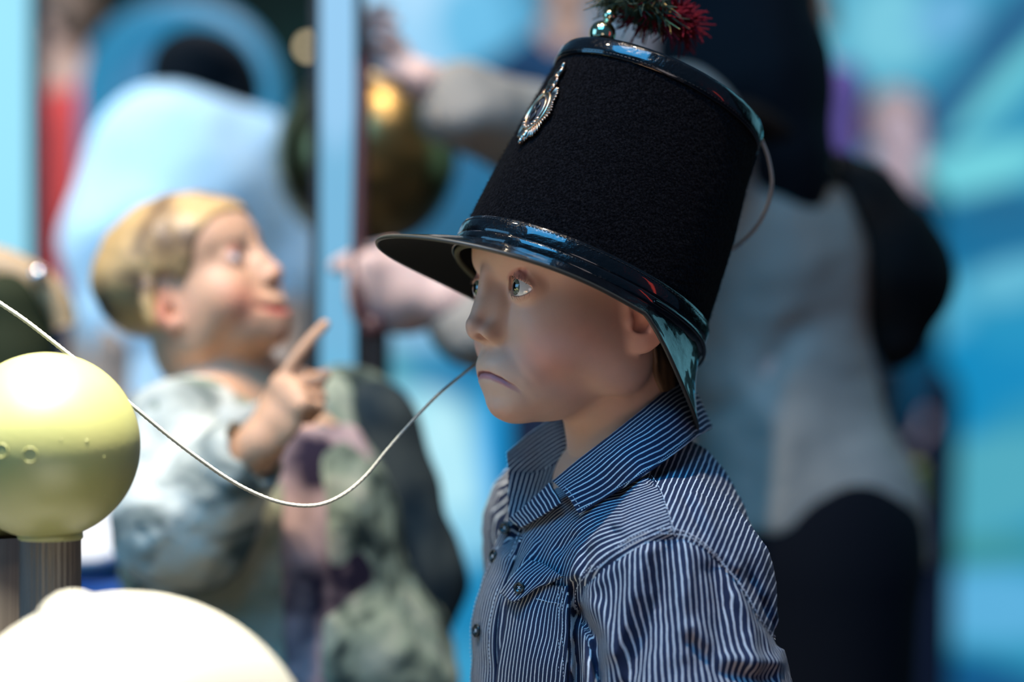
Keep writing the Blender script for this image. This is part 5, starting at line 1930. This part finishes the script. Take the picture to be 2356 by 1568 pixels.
# lower part of the hair reaches further down the back
m_trw = mat('black_trousers', (0.004, 0.005, 0.008), 0.9)
trw = [('c', a[1], a[2], a[3] + 16, a[4] + 26) for a in legs(hpw + [0, -55, 0], hpw + [0, 70, 0], gxw, 88, 60, 44)] + [('c', hpw + [0, -40, 40], hpw + [0, 60, 40], 112, 112)]
sdf_obj('trousers', prims_fn(trw, 16), (hpw[0] - 190, YW - 220, 30), (hpw[0] + 220, YW + 280, hpw[2] + 170), 9, m_trw, wm)
simple_shoes(wm, gxw, (-1, -0.2))

# bag on her back
m_bag = mat('black_bag', (0.006, 0.005, 0.005), 0.8)
noise_color(m_bag, (0.004, 0.004, 0.004), (0.030, 0.016, 0.010), 6, 0.45, 0.75)
_bg0 = prims_fn([('c', P(1900, 415, YW), P(1945, 470, YW), 34, 48), ('c', P(1960, 500, YW), P(2060, 610, YW), 62, 60), ('c', P(2060, 610, YW), P(2122, 650, YW), 58, 26), ('c', P(1995, 620, YW), P(2000, 770, YW), 52, 32), ('c', P(2050, 650, YW), P(2050, 760, YW), 60, 36), ('c', P(2090, 690, YW), P(2060, 780, YW), 36, 26)], 26)
bg = lambda p: smax(_bg0(p), 5 - topf(p), 4)
bag = thing('shoulder_bag', 'black shoulder bag hanging on the back of the woman in the grey top', 'bag', tuple(P(2000, 835, YW) / 1000))
sdf_obj('bag_body', bg, (P(1830, 0, YW)[0], YW - 150, P(0, 880, YW)[2]), (P(2210, 0, YW)[0], YW + 150, P(0, 330, YW)[2]), 5, m_bag, bag, smooth=2)
tube('strap', [P(1930, 430, YW - 40), P(1880, 380, YW - 90), P(1800, 300, YW - 130), P(1700, 250, YW - 160), P(1640, 300, YW - 150), P(1640, 400, YW - 150)], 11, m_bag, bag, n=12, smoothn=8)

# rod between her hands
m_rod = mat('dark_red_rod', (0.055, 0.012, 0.010), 0.5)
rod = thing('rod', 'thin dark reddish rod held upright by both hands of the woman', 'rod', tuple(P(822, 900, YW - 250) / 1000))
tube('shaft', [P(838, 118, YW - 215), P(828, 420, YW - 235), P(826, 690, YW - 255), P(850, 750, YW - 255)], 7.5, m_rod, rod, n=12, smoothn=8)
revolve('ferrule', [(0.1, 0), (11, 0), (12, 10), (9, 22), (0.1, 22)], P(858, 752, YW - 255) - [0, 0, 11], m_rod, rod, n=20)

# ---------------------------------------------------------------- adult in a pale blue shirt, back turned, bending
YA = 3250.0
ad = person_root('adult with black hair in a pale blue-white shirt bending with back turned', 430, YA)
m_pale = mat('pale_blue_shirt', (0.62, 0.74, 0.80), 0.85)
bump(m_pale, 8, 0.7, 0.03, 2)
hda = P(464, 226, YA + 60)
AAd = frame(np.array([0.5, 0.8, -0.3]))
ha = head_sdf(hda, AAd, 0.86, 'smile')
nba = P(455, 320, YA + 30)
sha, shb = P(330, 350, YA - 20), P(590, 370, YA + 40)
cha = P(400, 470, YA)
hpa = P(330, 1150, YA + 20)
ea, wa = P(245, 560, YA - 60), P(270, 800, YA - 100)
eb, wb = P(650, 620, YA + 30), P(640, 850, YA - 60)
bodya = [('f', ha, 10), ('c', hda + [0, 0, -50], nba, 50, 52), ('c', nba, cha, 60, 120), ('c', cha, hpa, 120, 120), ('c', nba, sha, 50, 52), ('c', nba, shb, 50, 52), ('c', sha, ea, 46, 38), ('c', ea, wa, 38, 28), ('c', shb, eb, 46, 38), ('c', eb, wb, 38, 28)]
dn = np.array([0, -0.1, -1.0]); dn /= np.linalg.norm(dn)
dm_ = np.stack([dn, np.array([1.0, 0, 0]), np.cross(dn, [1.0, 0, 0])])
bodya += [('f', hand_sdf(wa, dm_, 1.0), 8), ('f', hand_sdf(wb, dm_, 1.0), 8)]
gxa = [np.array([hpa[0] - 90, YA, 70]), np.array([hpa[0] + 90, YA + 20, 70])]
bodya += legs(hpa + [-80, 0, 0], hpa + [80, 0, 0], gxa, 88, 60, 40)
m_skina = skin_mat('adult_skin', (0.45, 0.28, 0.20), (0.5, 0.28, 0.2), (0.4, 0.2, 0.18), 0.0)
body_obj(bodya, (P(60, 0, YA)[0] - 60, YA - 260, 10), (P(760, 0, YA)[0], YA + 260, hda[2] + 130), 600, 5, 10, m_skina, ad)
sdf_obj('hair', lambda p: smax(ha(p) - 9, -45 - to_local(p, hda, AAd)[:, 2] + np.clip(to_local(p, hda, AAd)[:, 0], -20, 60), 6), hda - 150, hda + 150, 6, m_bhair, ad)
sa_ = prims_fn([('c', P(390, 360, YA), P(420, 470, YA), 100, 130), ('c', P(420, 470, YA), P(400, 800, YA), 132, 118), ('c', P(400, 800, YA), P(340, 1160, YA), 118, 125), ('c', P(350, 320, YA), P(570, 365, YA + 20), 58, 60),
                ('c', sha, ea, 54, 58), ('c', ea, P(250, 720, YA - 80), 58, 42), ('c', shb, eb, 62, 54), ('c', eb, P(645, 770, YA), 50, 40)], 36)
sdf_obj('shirt', lambda p: smax(sa_(p) - 6 * vnoise(p, 60, 24), -cap(p, nba + [0, 20, 20], hda, 56, 60), 5), (P(60, 0, YA)[0] - 60, YA - 260, hpa[2] - 130), (P(790, 0, YA)[0], YA + 260, P(0, 170, YA)[2]), 7, m_pale, ad, smooth=2)
sdf_obj('trousers', prims_fn([('c', a[1], a[2], a[3] + 16, a[4] + 22) for a in legs(hpa + [-80, 0, 0], hpa + [80, 0, 0], gxa, 88, 60, 44)] + [('c', hpa + [-60, 0, 30], hpa + [60, 0, 30], 112, 112)], 16), (hpa[0] - 260, YA - 200, 30), (hpa[0] + 260, YA + 220, hpa[2] + 150), 10, m_jean, ad)
simple_shoes(ad, gxa, (0.4, 1))


# ---------------------------------------------------------------- far visitors, a few soft shapes in the photograph
def far_person(label, px, py_head, Y, face, m_torso, m_hair, height_px, skin=m_skina, width=150, arm=None, m_leg=None):
    root = person_root(label, px, Y)
    O_ = P(px, py_head, Y)
    A_ = frame(np.array(face, float))
    hd = head_sdf(O_, A_, 1.05, 'smile')
    nb_ = O_ + np.array([0, 0, -150.0]) - A_[0] * 15
    sd = A_[1]
    s1, s2 = nb_ + sd * width + [0, 0, -30], nb_ - sd * width + [0, 0, -30]
    hp_ = np.array([nb_[0], nb_[1], nb_[2] - 560])
    pr = [('f', hd, 10), ('c', O_ + np.array([0, 0, -55]) - A_[0] * 12, nb_, 50, 50), ('c', nb_, hp_, 90, 100), ('c', nb_, s1, 48, 50), ('c', nb_, s2, 48, 50)]
    cl_ = [('c', nb_ + [0, 0, -80], hp_, 110, 118), ('c', nb_ + [0, 0, -40], s1, 55, 60), ('c', nb_ + [0, 0, -40], s2, 55, 60)]
    arms = arm or [None, None]
    for s_, a_, sg in ((s1, arms[0], 1), (s2, arms[1], -1)):
        if a_ is None:
            e_, w_ = s_ + np.array([0, 0, -280.0]), s_ + A_[0] * 60 + np.array([0, 0, -520.0])
        else:
            e_, w_ = a_
        hx_ = (w_ - e_) / np.linalg.norm(w_ - e_)
        hz_ = sd * sg - hx_ * (hx_ @ sd) * sg
        hz_ /= np.linalg.norm(hz_)
        pr += [('c', s_, e_, 44, 36), ('c', e_, w_, 36, 27), ('f', hand_sdf(w_, np.stack([hx_, np.cross(hz_, hx_), hz_]), 1.0), 8)]
        cl_ += [('c', s_, e_, 58, 50)] + ([('c', e_, w_ - hx_ * 30, 50, 40)] if a_ is None else [])
    g_ = [np.array([hp_[0], hp_[1], 70]) + sd * 90, np.array([hp_[0], hp_[1], 70]) - sd * 90]
    lg = legs(hp_ + sd * 70, hp_ - sd * 70, g_, 86, 60, 40)
    allp = np.array([O_, s1, s2, hp_, g_[0], g_[1]] + [x for a_ in arms if a_ is not None for x in a_])
    lo_, hi_ = allp.min(0) - 170, allp.max(0) + 210
    lo_[2] = 10
    body_obj(pr + lg, lo_, hi_, hp_[2], 7, 12, skin, root)
    sdf_obj('top', prims_fn(cl_, 30), lo_, (hi_[0], hi_[1], O_[2] - 60), 9, m_torso, root)
    sdf_obj('hair', lambda p: smax(hd(p) - 8, (np.interp(to_local(p, O_, A_)[:, 0], [-60, 0, 30, 80], [-60, -40, 10, 50]) - to_local(p, O_, A_)[:, 2]) * 0.8, 5), O_ - 160, O_ + 160, 8, m_hair, root)
    sdf_obj('trousers', prims_fn([('c', a[1], a[2], a[3] + 14, a[4] + 20) for a in lg] + [('c', hp_ + sd * 50 + [0, 0, 20], hp_ - sd * 50 + [0, 0, 20], 112, 112)], 16), (lo_[0], lo_[1], 30), (hi_[0], hi_[1], hp_[2] + 150), 12, m_leg or m_jean, root)
    simple_shoes(root, g_, A_[0][:2])
    return root


m_red = mat('red_coat', (0.62, 0.07, 0.06), 0.8)
m_navy = mat('navy_coat', (0.012, 0.045, 0.10), 0.85)
m_purple = mat('purple_coat', (0.10, 0.07, 0.22), 0.85)
m_brown = mat('brown_hair', (0.10, 0.06, 0.035), 0.6)
far_person('distant visitor in a red coat between the bright left panel and the pale blue shirt', 128, 60, 5400, (-0.9, -0.4, 0), m_red, m_brown, 0, width=30)
far_person('distant visitor in navy seen between the raised arm and the hat', 1305, -30, 6300, (0.1, -1, 0), m_navy, m_brown, 0, width=70, arm=[None, [P(1130, 185, 6250), P(1200, 330, 6200)]])
far_person('distant visitor in purple half hidden behind the woman with black hair', 1835, 40, 5900, (-0.5, -0.9, 0), m_purple, m_brown, 0, width=105)
m_teal = mat('teal_top', (0.01, 0.13, 0.22), 0.8)
m_skinp = skin_mat('pale_skin', (0.86, 0.62, 0.60), (0.86, 0.5, 0.5), (0.6, 0.3, 0.3), 0.0)
m_fair = mat('fair_hair', (0.55, 0.36, 0.30), 0.6)
_pc = P(2062, 300, 6300)
far_person('distant fair-haired visitor with a hand raised to the chest, just above the black bag', 2062, 300, 6300, (0.1, -1.0, 0), m_teal, m_fair, 0, skin=m_skinp, width=60, arm=[None, [_pc + np.array([60, -120, -420.0]), _pc + np.array([10, -170, -215.0])]])

# ================================================================== the hall
m_floor = mat('dark_floor', (0.03, 0.035, 0.045), 0.5)
bump(m_floor, 20, 0.1, 0.002)
f_ = struct(box('floor', (-3.6, -0.9, -0.05), (3.6, 7.2, 0.0), m_floor))
m_wall = mat('dark_teal_wall', (0.015, 0.045, 0.055), 0.8)
noise_color(m_wall, (0.003, 0.010, 0.008), (0.008, 0.030, 0.024), 1.2, 0.4, 0.6)
struct(box('wall_back', (-3.6, 7.0, 0.0), (3.6, 7.15, 3.2), m_wall))
struct(box('wall_left', (-3.6, 1.9, 0.0), (-3.45, 7.0, 3.2), m_wall))
struct(box('wall_right', (3.45, 1.9, 0.0), (3.6, 7.0, 3.2), m_wall))


def screen(name, label, x0, x1, y0, y1, Y, blobs, base, strength=1.0, thick=0.06, warp=60, n_=(220, 160), cat='screen', frame_m=None):
    """backlit picture panel: outline given in photo pixels at depth Y; blobs: (px, py, rx, ry, angle, colour)"""
    root = thing(name, label, cat, tuple(W((x0 + x1) / 2, 784, Y) * [1, 1, 0] / 1000))
    a, b = W(x0, y1, Y), W(x1, y0, Y)
    a[2] = max(a[2], 0.0)
    nx_, ny_ = n_
    X, Z = np.meshgrid(np.linspace(a[0], b[0], nx_), np.linspace(a[2], b[2], ny_), indexing='ij')
    V_ = np.stack([X.ravel(), np.full(X.size, Y), Z.ravel()], 1)
    F_ = grid_faces(nx_, ny_)
    q = proj(V_)
    wv = V_.astype(np.float32)
    q = q + warp * np.stack([vnoise(wv, 220, 95), vnoise(wv + 999, 220, 96)], 1)
    col = np.tile(np.array(base, float), (len(V_), 1))
    for px, py, rx, ry, ang, c in blobs:
        t = math.radians(ang)
        d = q - np.array([px, py])
        u = (d[:, 0] * math.cos(t) + d[:, 1] * math.sin(t)) / rx
        v = (-d[:, 0] * math.sin(t) + d[:, 1] * math.cos(t)) / ry
        w_ = np.clip(2.4 - (u * u + v * v) ** 0.5 * 2.0, 0, 1)
        w_ = (w_ * w_ * (3 - 2 * w_))[:, None]
        col = col * (1 - w_) + np.array(c) * w_
    me = np_mesh('picture', V_, F_[:, ::-1])
    ca = me.attributes.new('picture', 'FLOAT_COLOR', 'POINT')
    ca.data.foreach_set('color', np.hstack([col, np.ones((len(col), 1))]).astype(np.float32).ravel())
    m = mat(name + '_picture', (0.01, 0.01, 0.01), 0.6)
    at = nd(m, 'ShaderNodeAttribute', attribute_name='picture')
    lk(m, at.outputs['Color'], bsdf(m).inputs['Emission Color'])
    bsdf(m).inputs['Emission Strength'].default_value = strength
    link('picture', me, m, root)
    box('housing', (a[0] / 1000 - 0.01, Y / 1000 + 0.004, a[2] / 1000 - (0.01 if a[2] > 20 else 0)), (b[0] / 1000 + 0.01, Y / 1000 + 0.004 + thick, b[2] / 1000 + 0.01), m_black, root, bevel=0.004)
    if a[2] > 20:
        xm = (a[0] + b[0]) / 2000
        for xx in (a[0] / 1000 + 0.06, b[0] / 1000 - 0.06):
            box('leg', (xx - 0.025, Y / 1000 + 0.01, 0), (xx + 0.025, Y / 1000 + 0.06, a[2] / 1000 + 0.01), m_black, root)
    return root


def C(h):
    """sRGB hex of the photograph -> linear light"""
    v = [int(h[i:i + 2], 16) / 255 for i in (0, 2, 4)]
    return tuple(((x + 0.055) / 1.055) ** 2.4 if x > 0.04045 else x / 12.92 for x in v)


# pale cyan lit panel at the left edge
screen('glowing_screen', 'tall glowing pale cyan screen at the left edge of the hall', -420, 68, -500, 640, 3400, [(-10, 300, 90, 700, 0, C('9be4fb'))], C('8fdcf6'), 1.0, n_=(60, 80), warp=10, cat='screen')
# light blue glowing column
screen('light_column', 'narrow light blue glowing column in front of the brass sphere', 737, 816, -400, 1900, 2480, [(760, 600, 60, 500, 0, C('6fb3d8')), (770, 100, 60, 250, 0, C('8fc6ec')), (770, 1000, 60, 200, 0, C('68b6da'))], C('62aed6'), 1.0, thick=0.02, n_=(20, 120), warp=8, cat='light column')
# big wave picture on the right
TQ, AZ, DK, PL, GN, BL, PK = C('4fb6cc'), C('0289bd'), C('04618c'), C('8fd3e4'), C('3f8f8c'), C('5bb0dc'), C('6a9ec4')
screen('wave_screen', 'large backlit screen with a turquoise and blue wave picture behind the bag', 1840, 2640, -220, 1900, 6600,
       [(1960, 100, 150, 160, 0, C('4aa8c4')), (2060, 60, 110, 110, 0, C('6fc4da')), (2180, 40, 80, 60, -40, C('63aed8')), (2250, 240, 260, 34, -42, TQ), (2270, 110, 240, 30, -48, C('2fa0be')),
        (2190, 260, 260, 70, -45, C('025c88')), (2330, 60, 150, 60, -50, C('025c88')), (2330, 190, 200, 30, -42, C('66c8d6')), (2240, 385, 210, 60, -14, C('6ed0dc')), (2210, 530, 280, 100, 6, C('016b98')), (2320, 470, 120, 50, 0, C('05658f')),
        (2330, 640, 120, 50, -20, C('5fb7d4')), (2140, 720, 90, 90, -50, C('4faed2')), (2240, 870, 260, 110, -18, AZ), (2150, 960, 150, 80, 0, AZ), (2350, 760, 120, 60, 0, C('1992c0')),
        (2240, 1120, 280, 110, -10, C('4ea9be')), (2110, 1060, 60, 110, 0, C('4da3c0')), (2220, 1260, 260, 32, 2, C('3f9296')), (2220, 1390, 300, 90, 3, BL), (2200, 1570, 320, 60, 5, C('0c5688')), (2070, 1200, 50, 90, 0, C('4c8a78'))],
       C('2a93b8'), 1.0, n_=(260, 420), warp=22)
# bright picture wall in the middle
screen('water_screen', 'bright pale blue screen behind the raised arm and below it', 818, 1500, -220, 1900, 6750,
       [(960, 40, 170, 190, 0, C('a6d8f8')), (880, 130, 120, 120, 0, C('8fcdf2')), (1090, 60, 90, 120, 0, C('5db8e2')), (1180, 190, 130, 80, 0, C('3a9ac8')), (1060, 420, 130, 170, 0, C('08648e')), (1040, 560, 120, 90, 0, C('0a5c80')), (900, 760, 160, 60, 0, C('8fbfe2')),
        (940, 850, 190, 55, -6, C('2f8fb4')), (1060, 870, 110, 45, 0, C('0b78aa')), (860, 840, 70, 50, 0, C('5aaab4')), (960, 1000, 130, 110, 0, C('bdf2fc')), (1010, 1120, 120, 130, 20, C('b4ecfa')), (900, 950, 80, 60, 0, C('9ce2f2')), (1155, 1060, 60, 170, 0, C('06a0e6')),
        (1010, 1240, 160, 60, 0, C('8cd2ee')), (1040, 1400, 190, 90, 0, C('0d82b4')), (1040, 1560, 160, 50, 0, C('2f9ac8'))],
       C('3d9cc6'), 1.0, n_=(240, 420), warp=16)
# blue lit arch and dark green backdrop behind the adult
m_arch = emit_mat('blue_arch_light', C('2388b6'), 0.9)
m_archin = emit_mat('blue_arch_face', C('5aa6dc'), 0.55)
arch = thing('light_arch', 'blue glowing arch above the black-haired adult', 'arch', tuple(W(420, 784, 4700) * [1, 1, 0] / 1000))
ac = W(415, 215, 4700)
tt_ = np.linspace(0, np.pi, 40)
R1 = 190 * KPX * 4700
pts_ = [np.array([ac[0] - R1, 4700, 5.0])] + [ac + np.array([-R1 * math.cos(t), 0, R1 * 0.95 * math.sin(t)]) for t in tt_] + [np.array([ac[0] + R1, 4700, 5.0])]
tube('arch_tube', np.array(pts_), 36, m_arch, arch, n=20)
rr_ = np.linspace(0.02, 1, 12)
tt2 = np.linspace(0, 2 * np.pi, 48, endpoint=False)
Vd = np.stack([(ac[0] - 30 + np.outer(rr_ * R1 * 0.95, np.cos(tt2))).ravel(), np.full(12 * 48, 4712.0), (ac[2] + np.outer(rr_ * R1 * 0.9, np.sin(tt2))).ravel()], 1)
link('arch_face', np_mesh('arch_face', Vd, grid_faces(12, 48, closed_v=True)), m_archin, arch)

# brass sphere on a stand, seen either side of the column
m_brass = mat('aged_brass', (0.30, 0.19, 0.065), 0.30, 1.0)
noise_color(m_brass, (0.28, 0.18, 0.07), (0.46, 0.29, 0.11), 6, 0.35, 0.65)
bc, br_ = ballW(842, 362, 2900, 212)
brass = thing('brass_sphere', 'large aged brass sphere behind the glowing column', 'sphere', (bc[0] / 1000, bc[1] / 1000, 0))
revolve('sphere_shell', sphere_prof(br_, 60), bc, m_brass, brass, n=96)
revolve('stand', [(0.1, 0), (150, 0), (150, 15), (34, 40), (30, bc[2] - br_ + 8)], (bc[0], bc[1], 0), m_black, brass, n=48)
# small lamp seen as a soft disc beside the column
m_bulb = emit_mat('warm_lamp_glass', (0.85, 0.68, 0.40), 4.0)
lp = W(712, 108, 4200)
lampo = thing('lamp', 'small warm lamp showing as a soft disc left of the glowing column', 'lamp', (lp[0] / 1000, lp[1] / 1000, 0))
revolve('bulb', sphere_prof(9, 20), lp, m_bulb, lampo, n=24)
revolve('lamp_post', [(0.1, 0), (60, 0), (60, 10), (8, 20), (7, lp[2] - 8)], (lp[0], lp[1], 0), m_black, lampo, n=24)
# dark post with a yellow box beyond the woman's back
m_yel = mat('yellow_box', (0.45, 0.38, 0.05), 0.6)
m_grn = mat('green_board', (0.10, 0.20, 0.08), 0.7)
yp = thing('display_post', 'dark post with a yellow box and green board behind the woman\'s hip', 'post', tuple(W(2060, 784, 4000) * [1, 1, 0] / 1000))
a_ = W(2040, 784, 4000)
pz = lambda py: W(0, py, 4000)[2] / 1000
box('post', (a_[0] / 1000 - 0.035, 3.98, 0), (a_[0] / 1000 + 0.02, 4.04, pz(840)), m_black, yp, bevel=0.004)
box('yellow_panel', (W(2030, 0, 4000)[0] / 1000, 3.93, pz(1165)), (W(2112, 0, 4000)[0] / 1000, 4.0, pz(1065)), m_yel, yp, bevel=0.006)
box('green_panel', (W(2020, 0, 4000)[0] / 1000, 3.95, pz(1290)), (W(2112, 0, 4000)[0] / 1000, 4.0, pz(1168)), m_grn, yp, bevel=0.006)
